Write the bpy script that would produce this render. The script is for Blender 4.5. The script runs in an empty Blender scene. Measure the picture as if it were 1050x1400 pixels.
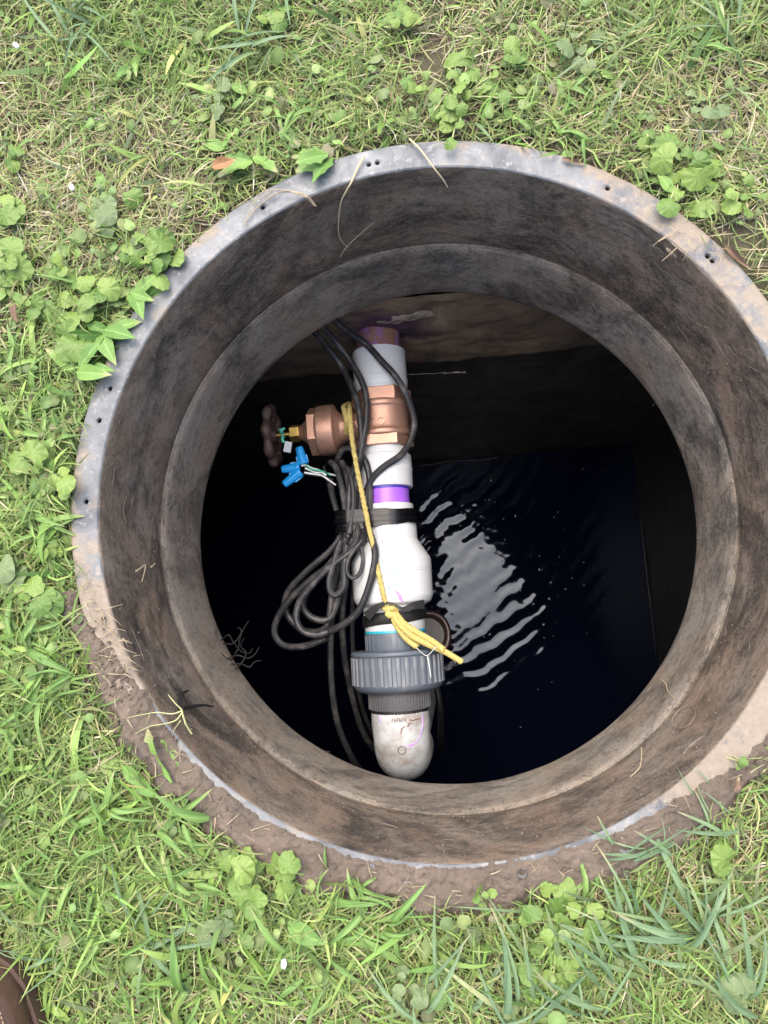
import bpy, bmesh, math, random
import numpy as np
from mathutils import Vector, Matrix, noise
from mathutils.bvhtree import BVHTree

random.seed(7)
rng = np.random.default_rng(11)
sc = bpy.context.scene
COL = sc.collection
PI = math.pi

# ------------------------------------------------------------------ camera
F = 1051.0                       # focal length in photo pixels (1050 x 1400)
NAD = (619.4, 833.9)             # where straight down points in the photo
CAM = Vector((0.0127, -0.0983, 0.6623))
_d = Vector(((NAD[0] - 525) / F, -(NAD[1] - 700) / F, -1)).normalized()
_w = -_d
_X = (Vector((1, 0, 0)) - _w.x * _w).normalized()
_Y = _w.cross(_X)
ROT = Matrix((_X, _Y, _w))       # camera -> world
cd = bpy.data.cameras.new('camera')
cam = bpy.data.objects.new('camera', cd)
COL.objects.link(cam)
cd.sensor_fit = 'VERTICAL'; cd.sensor_height = 36.0; cd.sensor_width = 27.0
cd.lens = F / 1400 * 36.0
cd.clip_start = 0.01; cd.clip_end = 200
cam.matrix_world = Matrix.Translation(CAM) @ ROT.to_4x4()
sc.camera = cam

# ------------------------------------------------------------------ sky and sun
SUN_EL, SUN_AZ = math.radians(69), math.radians(18)   # azimuth from +Y towards -X
world = bpy.data.worlds.new('World'); sc.world = world
world.use_nodes = True
wn = world.node_tree
bg = wn.nodes['Background']
sky = wn.nodes.new('ShaderNodeTexSky')
sky.sky_type = 'NISHITA'; sky.sun_disc = False
sky.sun_elevation = SUN_EL; sky.sun_rotation = -SUN_AZ
sky.air_density = 1.0; sky.dust_density = 5.0; sky.ozone_density = 1.0
wn.links.new(sky.outputs[0], bg.inputs[0])
bg.inputs[1].default_value = 0.15
sd = bpy.data.lights.new('sun', 'SUN'); sun = bpy.data.objects.new('sun', sd); COL.objects.link(sun)
sd.energy = 1.2; sd.angle = math.radians(75); sd.color = (1.0, 0.98, 0.95)
sdir = Vector((-math.sin(SUN_AZ) * math.cos(SUN_EL), math.cos(SUN_AZ) * math.cos(SUN_EL), math.sin(SUN_EL)))
sun.rotation_euler = sdir.to_track_quat('Z', 'Y').to_euler()

sc.view_settings.view_transform = 'Standard'
sc.view_settings.look = 'None'
sc.view_settings.gamma = 1.0
sc.view_settings.use_curve_mapping = False
sc.view_settings.exposure = 1.45
sc.render.engine = 'CYCLES'
sc.cycles.use_denoising = True
sc.cycles.max_bounces = 8
sc.cycles.diffuse_bounces = 4
sc.cycles.sample_clamp_indirect = 6


# ------------------------------------------------------------------ helpers
def P(px, py, z=0.0):
    """point of the world at height z that photo pixel (px, py) looks at"""
    v = ROT @ Vector(((px - 525) / F, -(py - 700) / F, -1))
    t = (z - CAM.z) / v.z
    return CAM + v * t


RN = np.array(ROT)


def to_px(x, y, z):
    v = np.stack([x - CAM.x, y - CAM.y, z - CAM.z], 1) @ RN
    return 525 + F * v[:, 0] / -v[:, 2], 700 - F * v[:, 1] / -v[:, 2]


def fbm(x, y, z=0.0, o=4, s=1.0):
    return noise.fractal(Vector((x * s, y * s, z * s)), 1.0, 2.0, o)


class MB:
    def __init__(self):
        self.v = []; self.f = []; self.uv = None

    def add(self, vs, fs):
        n = len(self.v)
        self.v += [tuple(p) for p in vs]
        self.f += [tuple(i + n for i in q) for q in fs]

    def rings(self, rings, closed=True, cap0=False, cap1=False, loop=False):
        n = len(rings[0]); vs = []; fs = []
        for r in rings: vs += list(r)
        m = len(rings)
        for i in range(m if loop else m - 1):
            a = i * n; b = ((i + 1) % m) * n
            for j in range(n if closed else n - 1):
                k = (j + 1) % n
                fs.append((a + j, a + k, b + k, b + j))
        if cap0: fs.append(tuple(range(n))[::-1])
        if cap1: fs.append(tuple((m - 1) * n + j for j in range(n)))
        self.add(vs, fs)

    def box(self, c, sx, sy, sz, ax=None):
        c = Vector(c)
        ax = ax or (Vector((1, 0, 0)), Vector((0, 1, 0)), Vector((0, 0, 1)))
        vs = [c + ax[0] * a * sx / 2 + ax[1] * b * sy / 2 + ax[2] * d * sz / 2
              for d in (-1, 1) for a, b in ((-1, -1), (1, -1), (1, 1), (-1, 1))]
        self.add(vs, [(3, 2, 1, 0), (4, 5, 6, 7), (0, 1, 5, 4), (1, 2, 6, 5), (2, 3, 7, 6), (3, 0, 4, 7)])

    def tube(self, pts, r, n=10, caps=True, loop=False):
        pts = [Vector(p) for p in pts]
        m = len(pts)
        rr = r if hasattr(r, '__len__') else [r] * m
        T = []
        for i in range(m):
            a = pts[(i - 1) % m] if (loop or i > 0) else pts[0]
            b = pts[(i + 1) % m] if (loop or i < m - 1) else pts[-1]
            T.append((b - a).normalized())
        u = T[0].orthogonal().normalized()
        rings = []
        for i in range(m):
            u = (u - T[i] * u.dot(T[i])).normalized()
            w = T[i].cross(u)
            rings.append([pts[i] + (u * math.cos(2 * PI * k / n) + w * math.sin(2 * PI * k / n)) * rr[i] for k in range(n)])
        self.rings(rings, True, caps and not loop, caps and not loop, loop)

    def lathe(self, prof, origin, axis, up, n=48, cap=True, rfun=None):
        """prof: (t along axis, radius)"""
        axis = axis.normalized(); up = (up - axis * up.dot(axis)).normalized(); sd_ = axis.cross(up)
        rings = []
        for t, r in prof:
            ring = []
            for k in range(n):
                a = 2 * PI * (k + .5) / n
                q = r * (rfun(a, t) if rfun else 1)
                ring.append(origin + axis * t + (up * math.cos(a) + sd_ * math.sin(a)) * q)
            rings.append(ring)
        self.rings(rings, True, cap, cap)

    def mesh(self, name, smooth=True, angle=35):
        me = bpy.data.meshes.new(name)
        me.from_pydata(self.v, [], self.f)
        bm = bmesh.new(); bm.from_mesh(me)
        bmesh.ops.recalc_face_normals(bm, faces=bm.faces)
        bm.to_mesh(me); bm.free()
        if smooth:
            me.polygons.foreach_set('use_smooth', [True] * len(me.polygons))
            me.set_sharp_from_angle(angle=math.radians(angle))
        return me

    def build(self, name, mat, parent=None, smooth=True, angle=35):
        return obj(name, self.mesh(name, smooth, angle), mat, parent)


def obj(name, me, mat=None, parent=None):
    o = bpy.data.objects.new(name, me)
    COL.objects.link(o)
    if mat and len(me.materials) == 0: me.materials.append(mat)
    if parent is not None:
        o.parent = parent
        L = parent.matrix_basis if parent.parent is None else parent.parent.matrix_basis
        o.matrix_parent_inverse = L.inverted() if parent.parent is None else Matrix.Identity(4)
    return o


def tag(o, label=None, cat=None, group=None, kind=None):
    if label: o['label'] = label
    if cat: o['category'] = cat
    if group: o['group'] = group
    if kind: o['kind'] = kind
    return o


def thing(name, label, cat, loc=(0, 0, 0), group=None):
    o = bpy.data.objects.new(name, None); COL.objects.link(o)
    o.empty_display_size = 0.01
    o.location = loc
    o.matrix_basis = Matrix.Translation(Vector(loc))
    return tag(o, label, cat, group)


def chamfer(prof, c=0.0009):
    out = []
    for i, p in enumerate(prof):
        if i == 0 or i == len(prof) - 1: out.append(p); continue
        a, b = Vector(prof[i - 1]), Vector(prof[i + 1]); q = Vector(p)
        da, db = a - q, b - q
        if da.length < 1e-7 or db.length < 1e-7: out.append(p); continue
        if da.angle(db) > math.radians(165): out.append(p); continue
        out.append(tuple(q + da.normalized() * min(c, da.length * .45)))
        out.append(tuple(q + (da.normalized() + db.normalized()) * min(c, da.length * .4, db.length * .4) * .3))
        out.append(tuple(q + db.normalized() * min(c, db.length * .45)))
    return out


def spline(pts, per=8, loop=False):
    p = [Vector(q) for q in pts]; n = len(p); out = []
    rngi = range(n) if loop else range(n - 1)
    for i in rngi:
        if loop: a, b, c, d = p[(i - 1) % n], p[i], p[(i + 1) % n], p[(i + 2) % n]
        else: a, b, c, d = p[max(i - 1, 0)], p[i], p[i + 1], p[min(i + 2, n - 1)]
        for k in range(per):
            t = k / per
            out.append(0.5 * ((2 * b) + (c - a) * t + (2 * a - 5 * b + 4 * c - d) * t * t + (3 * b - a - 3 * c + d) * t ** 3))
    if not loop: out.append(p[-1].copy())
    return out


# ------------------------------------------------------------------ materials
def newmat(name):
    m = bpy.data.materials.new(name); m.use_nodes = True
    nt = m.node_tree
    return m, nt, nt.nodes['Principled BSDF'], nt.nodes['Material Output']


def node(nt, t, **kw):
    n = nt.nodes.new(t)
    for k, v in kw.items(): setattr(n, k, v)
    return n


def link(nt, a, b): nt.links.new(a, b)


def coords(nt, scale=(1, 1, 1), out='Object', rot=(0, 0, 0)):
    tc = node(nt, 'ShaderNodeTexCoord'); mp = node(nt, 'ShaderNodeMapping')
    mp.inputs['Scale'].default_value = scale; mp.inputs['Rotation'].default_value = rot
    link(nt, tc.outputs[out], mp.inputs[0])
    return mp.outputs[0]


def nz(nt, vec, scale, detail=6, rough=.6, dist=0.0):
    n = node(nt, 'ShaderNodeTexNoise')
    n.inputs['Scale'].default_value = scale; n.inputs['Detail'].default_value = detail
    n.inputs['Roughness'].default_value = rough; n.inputs['Distortion'].default_value = dist
    link(nt, vec, n.inputs['Vector'])
    return n.outputs['Fac']


def ramp(nt, fac, stops):
    r = node(nt, 'ShaderNodeValToRGB')
    e = r.color_ramp.elements
    while len(e) > 1: e.remove(e[0])
    for i, (p, c) in enumerate(stops):
        q = e[0] if i == 0 else e.new(p)
        q.position = p
        q.color = c if len(c) == 4 else (*c, 1)
    if fac is not None: link(nt, fac, r.inputs[0])
    return r.outputs[0]


def g(v): return (v, v, v)


def mix(nt, fac, a, b, mode='MIX'):
    m = node(nt, 'ShaderNodeMix', data_type='RGBA', blend_type=mode)
    for s, v in ((m.inputs[0], fac), (m.inputs[6], a), (m.inputs[7], b)):
        if isinstance(v, (int, float)): s.default_value = v
        elif isinstance(v, tuple): s.default_value = v if len(v) == 4 else (*v, 1)
        else: link(nt, v, s)
    return m.outputs[2]


def math_(nt, op, a, b=None, c=None, clamp=False):
    m = node(nt, 'ShaderNodeMath', operation=op); m.use_clamp = clamp
    for i, v in enumerate((a, b, c)):
        if v is None: continue
        if isinstance(v, (int, float)): m.inputs[i].default_value = v
        else: link(nt, v, m.inputs[i])
    return m.outputs[0]


def bump(nt, b, h, strength=.3, dist=.002):
    n = node(nt, 'ShaderNodeBump'); n.inputs['Strength'].default_value = strength
    n.inputs['Distance'].default_value = dist
    link(nt, h, n.inputs['Height']); link(nt, n.outputs[0], b.inputs['Normal'])


def setp(b, **kw):
    names = dict(base='Base Color', rough='Roughness', metal='Metallic', ior='IOR', spec='Specular IOR Level', coat='Coat Weight')
    for k, v in kw.items():
        b.inputs[names[k]].default_value = (*v, 1) if isinstance(v, tuple) else v


M = {}


def simple(name, col, rough=.5, metal=0.0, var=.25, scale=60, bmp=.15, dirt=None, dirt_amt=.5):
    m, nt, b, o = newmat(name)
    v = coords(nt)
    f = nz(nt, v, scale)
    c = mix(nt, f, tuple(x * (1 - var) for x in col), tuple(min(1, x * (1 + var)) for x in col))
    if dirt:
        d = ramp(nt, nz(nt, v, scale * .45, 8, .7), [(.62 - .25 * dirt_amt, g(0)), (.78 - .2 * dirt_amt, g(1))])
        c = mix(nt, math_(nt, 'MULTIPLY', d, dirt_amt), c, dirt)
    link(nt, c, b.inputs['Base Color'])
    r = math_(nt, 'MULTIPLY_ADD', f, .3, rough - .15)
    link(nt, r, b.inputs['Roughness'])
    b.inputs['Metallic'].default_value = metal
    if bmp: bump(nt, b, nz(nt, v, scale * 4), bmp, .001)
    M[name] = m
    return m


simple('pvc', (.57, .585, .59), .42, var=.05, scale=25, bmp=.08, dirt=(.40, .38, .35), dirt_amt=.30)
simple('pvc_dirty', (.50, .52, .525), .5, var=.06, scale=60, bmp=.1, dirt=(.22, .175, .135), dirt_amt=.74)
simple('grey_pvc', (.085, .103, .128), .45, var=.12, scale=50, dirt=(.25, .25, .24), dirt_amt=.34)
simple('grey_pvc_dirty', (.075, .078, .085), .6, var=.2, scale=80, dirt=(.16, .14, .12), dirt_amt=.4)
simple('bronze', (.48, .275, .195), .42, metal=.60, var=.14, scale=140, bmp=.5, dirt=(.25, .17, .12), dirt_amt=.25)
simple('brass', (.62, .43, .13), .3, metal=.9, var=.15)
simple('rusty_wheel', (.075, .045, .036), .6, metal=.2, var=.4, scale=120, bmp=.5, dirt=(.30, .24, .21), dirt_amt=.42)
simple('rust_pipe', (.20, .10, .065), .8, var=.4, scale=110, bmp=.6, dirt=(.30, .12, .55), dirt_amt=.62)
simple('cable', (.017, .017, .019), .5, var=.35, scale=110, bmp=.35, dirt=(.17, .155, .14), dirt_amt=.48)
simple('tape', (.004, .004, .005), .22, var=.2, scale=40, bmp=.1)
M['tape'].node_tree.nodes['Principled BSDF'].inputs['Specular IOR Level'].default_value = .28
simple('strap', (.010, .010, .010), .6, var=.2, scale=40, bmp=.2)
simple('rope', (.50, .40, .13), .75, var=.22, scale=240, bmp=.4, dirt=(.38, .30, .16), dirt_amt=.35)
simple('blue_plastic', (.012, .26, .62), .35, var=.06, bmp=0)
simple('white_wire', (.75, .76, .73), .4, var=.06)
simple('green_wire', (.02, .33, .20), .4, var=.1)
simple('green_tie', (.10, .55, .38), .4, var=.08)
simple('white_tag', (.55, .57, .60), .45, var=.08)
simple('purple', (.34, .12, .66), .35, var=.16, scale=35, bmp=.05)
simple('primer_edge', (.05, .04, .42), .4, var=.2)
simple('teal_glue', (.03, .34, .44), .3, var=.15)
simple('green_ink', (.22, .56, .42), .5, var=.1)
simple('purple_ink', (.45, .25, .72), .5, var=.2)
simple('pencil', (.16, .17, .18), .6)
simple('letter_stain', (.17, .14, .12), .7, var=.3)
simple('rib_grey', (.12, .135, .155), .5, var=.25, scale=90, dirt=(.36, .36, .36), dirt_amt=.3)
simple('rim_brown', (.026, .012, .009), .35, var=.4, scale=60, bmp=.5)
simple('dull_grey', (.12, .112, .108), .75, var=.25, scale=150, bmp=.6)
simple('hose', (.006, .006, .007), .5, var=.3)
simple('root', (.010, .008, .007), .8, var=.4)
simple('old_straw', (.33, .26, .165), .8, var=.4, scale=25, bmp=0)
simple('wall_fibre', (.17, .135, .11), .9, var=.5, scale=90, bmp=0)
simple('dry_stem', (.48, .39, .24), .7, var=.25, scale=120)
simple('pale_stem', (.34, .35, .16), .6, var=.25, scale=80)
simple('leather', (.075, .040, .026), .5, var=.35, scale=60, bmp=.6, dirt=(.14, .09, .06), dirt_amt=.45)
simple('sole', (.06, .033, .022), .7, var=.2)
simple('stitch', (.30, .20, .12), .7)
simple('speck', (.72, .74, .74), .6, var=.3, scale=300)
simple('white_bit', (.75, .76, .78), .5)


def concrete(name, base, dark, stain=True, smoother=False):
    m, nt, b, o = newmat(name)
    v = coords(nt)
    f1 = nz(nt, v, 14, 8, .65, .6); f2 = nz(nt, v, 90, 6, .7)
    c = mix(nt, ramp(nt, f1, [(.40, g(0)), (.60, g(1))]), dark, base)
    c = mix(nt, math_(nt, 'MULTIPLY', f2, .5), c, tuple(x * 1.6 for x in base))
    sp = ramp(nt, nz(nt, v, 260, 2, .5), [(.70, g(0)), (.76, g(1))])
    c = mix(nt, math_(nt, 'MULTIPLY', sp, .6), c, (.34, .30, .23))
    if stain:
        # primer splashed on the wall round the pipe: a stain with its own place
        geo = node(nt, 'ShaderNodeTexCoord')
        sub = node(nt, 'ShaderNodeVectorMath', operation='DISTANCE')
        link(nt, geo.outputs['Object'], sub.inputs[0])
        sub.inputs[1].default_value = STAIN
        dd = math_(nt, 'ADD', sub.outputs['Value'], math_(nt, 'MULTIPLY', math_(nt, 'SUBTRACT', f1, .5), .10))
        k = ramp(nt, dd, [(.045, g(.85)), (.085, g(0))])
        c = mix(nt, k, c, (.055, .018, .05))
    link(nt, c, b.inputs['Base Color'])
    b.inputs['Roughness'].default_value = .55 if smoother else .85
    h = math_(nt, 'ADD', math_(nt, 'MULTIPLY', f1, .5), math_(nt, 'MULTIPLY', f2, .6))
    bump(nt, b, h, .7, .004)
    M[name] = m


ZP = -0.392                                     # height of the pipe's axis


def ax_px(y): return 516 + (y - 455) * 0.060


PIPE_A = P(ax_px(455), 455, ZP); PIPE_B = P(ax_px(1060), 1060, ZP)
E1 = (PIPE_B - PIPE_A).normalized(); E3 = Vector((0, 0, 1)); E2 = E1.cross(E3) * -1
if E2.x < 0: E2 = -E2
STAIN = tuple(P(530, 440, ZP + .01))
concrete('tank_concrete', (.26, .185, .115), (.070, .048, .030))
concrete('tank_lower', (.110, .090, .070), (.022, .020, .018), stain=False, smoother=True)  # darker, smoother tone for the set-back lower end wall
concrete('tank_dark', (.045, .040, .034), (.012, .012, .012), stain=False, smoother=True)  # darkest tone, for side and front walls, floor and roof
concrete('mortar', (.36, .31, .24), (.15, .115, .08), stain=False)


def riser_mat(name, dust, black, bias, ztop):
    m, nt, b, o = newmat(name)
    v = coords(nt); vs = coords(nt, (1, 1, 1.9))

    def ex(f, gain): return math_(nt, 'MULTIPLY', math_(nt, 'SUBTRACT', f, .5), gain)
    big = ex(nz(nt, v, 8.5, 7, .68, 1.2), 3.0)
    st = ex(nz(nt, vs, 34, 10, .8, 1.4), 1.3)
    fine = ex(nz(nt, v, 150, 10, .9), 2.2)
    grit = nz(nt, v, 620, 3, .7)
    k = math_(nt, 'ADD', math_(nt, 'ADD', big, st), fine)
    k = math_(nt, 'ADD', k, .5 + bias)
    fac = ramp(nt, k, [(.05, g(.0)), (.38, g(.18)), (.62, g(.50)), (1.0, g(1))])
    hue = mix(nt, ramp(nt, nz(nt, v, 13, 5, .6), [(.38, g(0)), (.62, g(1))]), dust, (dust[0] * .95, dust[1] * .83, dust[2] * .74))
    c = mix(nt, fac, black, hue)
    pit = ramp(nt, nz(nt, v, 210, 6, .8), [(.36, g(.75)), (.45, g(0))])
    c = mix(nt, pit, c, tuple(x * .7 for x in black))
    sp = ramp(nt, grit, [(.60, g(0)), (.68, g(.6))])
    c = mix(nt, sp, c, tuple(x * 1.7 for x in dust))
    # scuffs: black where something has rubbed the dust away
    rub = ramp(nt, nz(nt, coords(nt, (1, 1, 2.2), rot=(.5, .2, 0)), 13, 9, .8, 1.8), [(.53, g(0)), (.64, g(.72))])
    c = mix(nt, rub, c, tuple(x * 1.1 for x in black))
    # long thin drag scratches
    sc1 = nz(nt, coords(nt, (1, 1, 9), rot=(0.35, .2, 0)), 22, 2, .5, 2.0)
    line = ramp(nt, math_(nt, 'ABSOLUTE', math_(nt, 'SUBTRACT', sc1, .55)), [(.0, g(1)), (.006, g(0))])
    c = mix(nt, math_(nt, 'MULTIPLY', line, .45), c, tuple(x * 1.6 for x in dust))
    link(nt, c, b.inputs['Base Color'])
    link(nt, math_(nt, 'MULTIPLY_ADD', fac, .25, .55), b.inputs['Roughness'])
    h = math_(nt, 'ADD', math_(nt, 'MULTIPLY', st, .5), math_(nt, 'ADD', math_(nt, 'MULTIPLY', fine, .5), math_(nt, 'MULTIPLY', grit, .3)))
    bump(nt, b, h, .6, .003)
    M[name] = m


riser_mat('riser_upper', (.268, .212, .158), (.030, .0245, .0195), .22, 0)
riser_mat('riser_lower', (.292, .256, .208), (.040, .036, .031), .29, -.15)

# flange: weathered grey plastic with tan dried mud (vertex attribute 'dirt')
m, nt, b, o = newmat('flange')
v = coords(nt)
f1 = nz(nt, v, 26, 8, .65, .4); f2 = nz(nt, v, 130, 6, .7)
c = mix(nt, ramp(nt, f1, [(.36, g(0)), (.66, g(1))]), (.088, .094, .100), (.230, .232, .228))
c = mix(nt, ramp(nt, f2, [(.55, g(0)), (.72, g(.75))]), c, (.36, .36, .345))
at = node(nt, 'ShaderNodeAttribute', attribute_name='dirt')
dk = math_(nt, 'ADD', at.outputs['Fac'], math_(nt, 'MULTIPLY', math_(nt, 'SUBTRACT', f1, .5), 1.1))
dk = math_(nt, 'ADD', dk, math_(nt, 'MULTIPLY', math_(nt, 'SUBTRACT', f2, .5), .5))
dk = ramp(nt, dk, [(.42, g(0)), (.58, g(.92))])
c = mix(nt, dk, c, mix(nt, f2, (.165, .122, .086), (.31, .258, .195)))
link(nt, c, b.inputs['Base Color']); b.inputs['Roughness'].default_value = .62
bump(nt, b, math_(nt, 'ADD', math_(nt, 'MULTIPLY', dk, .5), f2), .4, .0015)
M['flange'] = m

# soil
m, nt, b, o = newmat('soil')
v = coords(nt)
f1 = nz(nt, v, 18, 8, .65, .3); f2 = nz(nt, v, 120, 8, .75); f3 = nz(nt, v, 420, 4, .7)
c = mix(nt, ramp(nt, f1, [(.35, g(0)), (.65, g(1))]), (.078, .057, .041), (.168, .127, .093))
c = mix(nt, math_(nt, 'MULTIPLY', f2, .7), c, (.195, .155, .122))
c = mix(nt, ramp(nt, f3, [(.62, g(0)), (.72, g(.5))]), c, (.33, .27, .21))
link(nt, c, b.inputs['Base Color']); b.inputs['Roughness'].default_value = .95
bump(nt, b, math_(nt, 'ADD', f2, math_(nt, 'MULTIPLY', f3, .5)), .8, .004)
M['soil'] = m

# ground under the lawn, far lawn colour beyond the built blades
m, nt, b, o = newmat('lawn_ground')
v = coords(nt)
f1 = nz(nt, v, 12, 8, .65); f2 = nz(nt, v, 160, 8, .75); f3 = nz(nt, v, 3, 5, .6)
c = mix(nt, f2, (.050, .040, .024), (.150, .120, .075))
c = mix(nt, ramp(nt, f1, [(.45, g(0)), (.62, g(.5))]), c, (.055, .075, .022))
tc = node(nt, 'ShaderNodeTexCoord'); ln = node(nt, 'ShaderNodeVectorMath', operation='LENGTH')
link(nt, tc.outputs['Object'], ln.inputs[0])
far = ramp(nt, math_(nt, 'DIVIDE', ln.outputs['Value'], 4.0), [(.15, g(0)), (.22, g(1))])
lawn = mix(nt, f2, (.045, .075, .020), mix(nt, f3, (.14, .17, .06), (.22, .20, .10)))
c = mix(nt, far, c, lawn)
link(nt, c, b.inputs['Base Color']); b.inputs['Roughness'].default_value = .95
bump(nt, b, f2, .8, .006)
M['lawn_ground'] = m

# water
m, nt, b, o = newmat('tank_water')
setp(b, base=(.004, .0065, .019), rough=.04, ior=1.42)
b.inputs['Specular Tint'].default_value = (.80, .89, 1.0, 1)
v = coords(nt)
bump(nt, b, nz(nt, v, 60, 3, .5), .012, .002)
M['water'] = m


def blade_mat(name, transl=.25, rough=.55):
    m, nt, b, o = newmat(name)
    at = node(nt, 'ShaderNodeAttribute', attribute_name='col')
    v = coords(nt)
    c = mix(nt, math_(nt, 'MULTIPLY', nz(nt, v, 300, 3), .5), at.outputs['Color'], (.30, .28, .14), 'MIX')
    c = mix(nt, .25, at.outputs['Color'], c)
    link(nt, c, b.inputs['Base Color']); b.inputs['Roughness'].default_value = rough
    b.inputs['Specular IOR Level'].default_value = .35
    tr = node(nt, 'ShaderNodeBsdfTranslucent'); link(nt, c, tr.inputs[0])
    ms = node(nt, 'ShaderNodeMixShader'); ms.inputs[0].default_value = transl
    link(nt, b.outputs[0], ms.inputs[1]); link(nt, tr.outputs[0], ms.inputs[2]); link(nt, ms.outputs[0], o.inputs[0])
    M[name] = m


blade_mat('blades'); blade_mat('straw', .15, .75)


def leaf_mat(name, ca, cb, veins, cyel=None):
    """ca..cb by the leaf's own random number; veins: 'radial', 'mid' or 'para'"""
    m, nt, b, o = newmat(name)
    oi = node(nt, 'ShaderNodeObjectInfo')
    base = mix(nt, oi.outputs['Random'], ca, cb)
    uv = node(nt, 'ShaderNodeUVMap')
    sep = node(nt, 'ShaderNodeSeparateXYZ'); link(nt, uv.outputs[0], sep.inputs[0])
    v = coords(nt, out='UV')
    n1 = nz(nt, v, 9, 5, .6)
    if veins == 'radial':
        xo = math_(nt, 'ADD', sep.outputs[0], .36)
        an = math_(nt, 'ARCTAN2', sep.outputs[1], xo)
        an = math_(nt, 'ADD', an, math_(nt, 'MULTIPLY', math_(nt, 'SUBTRACT', n1, .5), .35))
        w = math_(nt, 'ABSOLUTE', math_(nt, 'SINE', math_(nt, 'MULTIPLY', an, 5.0)))
        rad = math_(nt, 'SQRT', math_(nt, 'ADD', math_(nt, 'POWER', xo, 2.0), math_(nt, 'POWER', sep.outputs[1], 2.0)))
        w = math_(nt, 'MULTIPLY', w, math_(nt, 'ADD', rad, .15))
        vein = ramp(nt, w, [(.0, g(1)), (.07, g(0))])
        h = ramp(nt, w, [(.0, g(0)), (.35, g(1))])
    elif veins == 'mid':
        a = math_(nt, 'ABSOLUTE', sep.outputs[1])
        mid = ramp(nt, a, [(.012, g(1)), (.035, g(0))])
        s = math_(nt, 'SINE', math_(nt, 'MULTIPLY', math_(nt, 'SUBTRACT', sep.outputs[0], math_(nt, 'MULTIPLY', a, .8)), 42.0))
        side = ramp(nt, math_(nt, 'ABSOLUTE', s), [(.0, g(.6)), (.16, g(0))])
        vein = math_(nt, 'MAXIMUM', mid, side)
        h = math_(nt, 'ABSOLUTE', s)
    else:
        a = math_(nt, 'ABSOLUTE', sep.outputs[1])
        mid = ramp(nt, a, [(.01, g(1)), (.05, g(0))])
        s = math_(nt, 'ABSOLUTE', math_(nt, 'SINE', math_(nt, 'MULTIPLY', sep.outputs[1], 90.0)))
        vein = math_(nt, 'MAXIMUM', mid, math_(nt, 'MULTIPLY', math_(nt, 'SUBTRACT', 1.0, s), .25))
        h = s
    c = mix(nt, math_(nt, 'MULTIPLY', vein, .26), base, tuple(min(1, x * 1.9 + .03) for x in cb))
    c = mix(nt, math_(nt, 'MULTIPLY', n1, .35), c, tuple(x * .55 for x in ca))
    sp = ramp(nt, nz(nt, v, 22, 4, .7), [(.66, g(0)), (.74, g(.6))])
    c = mix(nt, sp, c, cyel or (.27, .25, .10))
    if veins != 'radial':
        tip = ramp(nt, math_(nt, 'ADD', sep.outputs[0], math_(nt, 'MULTIPLY', math_(nt, 'SUBTRACT', oi.outputs['Random'], .7), .35)), [(.80, g(0)), (.98, g(.8))])
        c = mix(nt, tip, c, (.40, .35, .19))
    link(nt, c, b.inputs['Base Color']); b.inputs['Roughness'].default_value = .5
    b.inputs['Specular IOR Level'].default_value = .4
    bump(nt, b, math_(nt, 'ADD', math_(nt, 'MULTIPLY', h, .35 if veins == 'radial' else 1.0), math_(nt, 'MULTIPLY', n1, 1.2)), .30, .0010)
    tr = node(nt, 'ShaderNodeBsdfTranslucent'); link(nt, c, tr.inputs[0])
    ms = node(nt, 'ShaderNodeMixShader'); ms.inputs[0].default_value = .22
    link(nt, b.outputs[0], ms.inputs[1]); link(nt, tr.outputs[0], ms.inputs[2]); link(nt, ms.outputs[0], o.inputs[0])
    M[name] = m


leaf_mat('ivy_leaf', (.120, .215, .046), (.250, .350, .080), 'radial')
leaf_mat('bright_leaf', (.120, .245, .052), (.220, .360, .085), 'mid')
leaf_mat('dull_leaf', (.145, .205, .085), (.205, .265, .115), 'radial')
leaf_mat('crab_blade', (.110, .220, .050), (.230, .350, .095), 'para')
leaf_mat('blue_blade', (.100, .175, .085), (.195, .285, .140), 'para', (.28, .29, .16))
leaf_mat('bark_leaf', (.16, .095, .06), (.24, .15, .10), 'mid', (.12, .07, .045))
leaf_mat('dead_leaf', (.30, .15, .06), (.40, .22, .10), 'mid', (.20, .09, .04))

# ================================================================== THE SETTING
R_TOP, R_SEAM, R_HOLE, Z_SEAM, Z_HOLE = 0.305, 0.3035, 0.298, -0.1477, -0.2678
R_OUT = 0.331


def ang_px(px, py):
    q = P(px, py, 0); return math.atan2(q.y, q.x)


def ground_h(x, y):
    r = math.hypot(x, y)
    h = -0.006 + 0.006 * fbm(x, y, 3.1, 4, 9) + 0.0035 * fbm(x, y, 1.7, 3, 40)
    if r < .345:                       # passes below the flange
        t = max(0, min(1, (r - .322) / .02))
        h = -0.02 * (1 - t) + min(h, -.004) * t
    return h


mb = MB(); rings = []
radii = list(np.linspace(.3125, .36, 10)) + list(np.linspace(.37, 1.15, 90)) + list(1.15 * 1.35 ** np.arange(1, 13))
NA = 300
for r in radii:
    rings.append([(r * math.cos(2 * PI * k / NA), r * math.sin(2 * PI * k / NA),
                   ground_h(r * math.cos(2 * PI * k / NA), r * math.sin(2 * PI * k / NA))) for k in range(NA)])
mb.rings(rings)
gr = mb.build('ground', M['lawn_ground'], angle=80); tag(gr, kind='structure')

HOLES = [ang_px(127, 686), ang_px(139, 576), ang_px(155, 533), ang_px(360, 285), ang_px(505, 229),
         ang_px(517, 229), ang_px(829, 261), ang_px(966, 352), ang_px(973, 358), ang_px(712, 1187), ang_px(1062, 705), ang_px(270, 1058)]
R_SC = .3165


def adist(a, b):
    d = (a - b + PI) % (2 * PI) - PI
    return abs(d)


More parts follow.
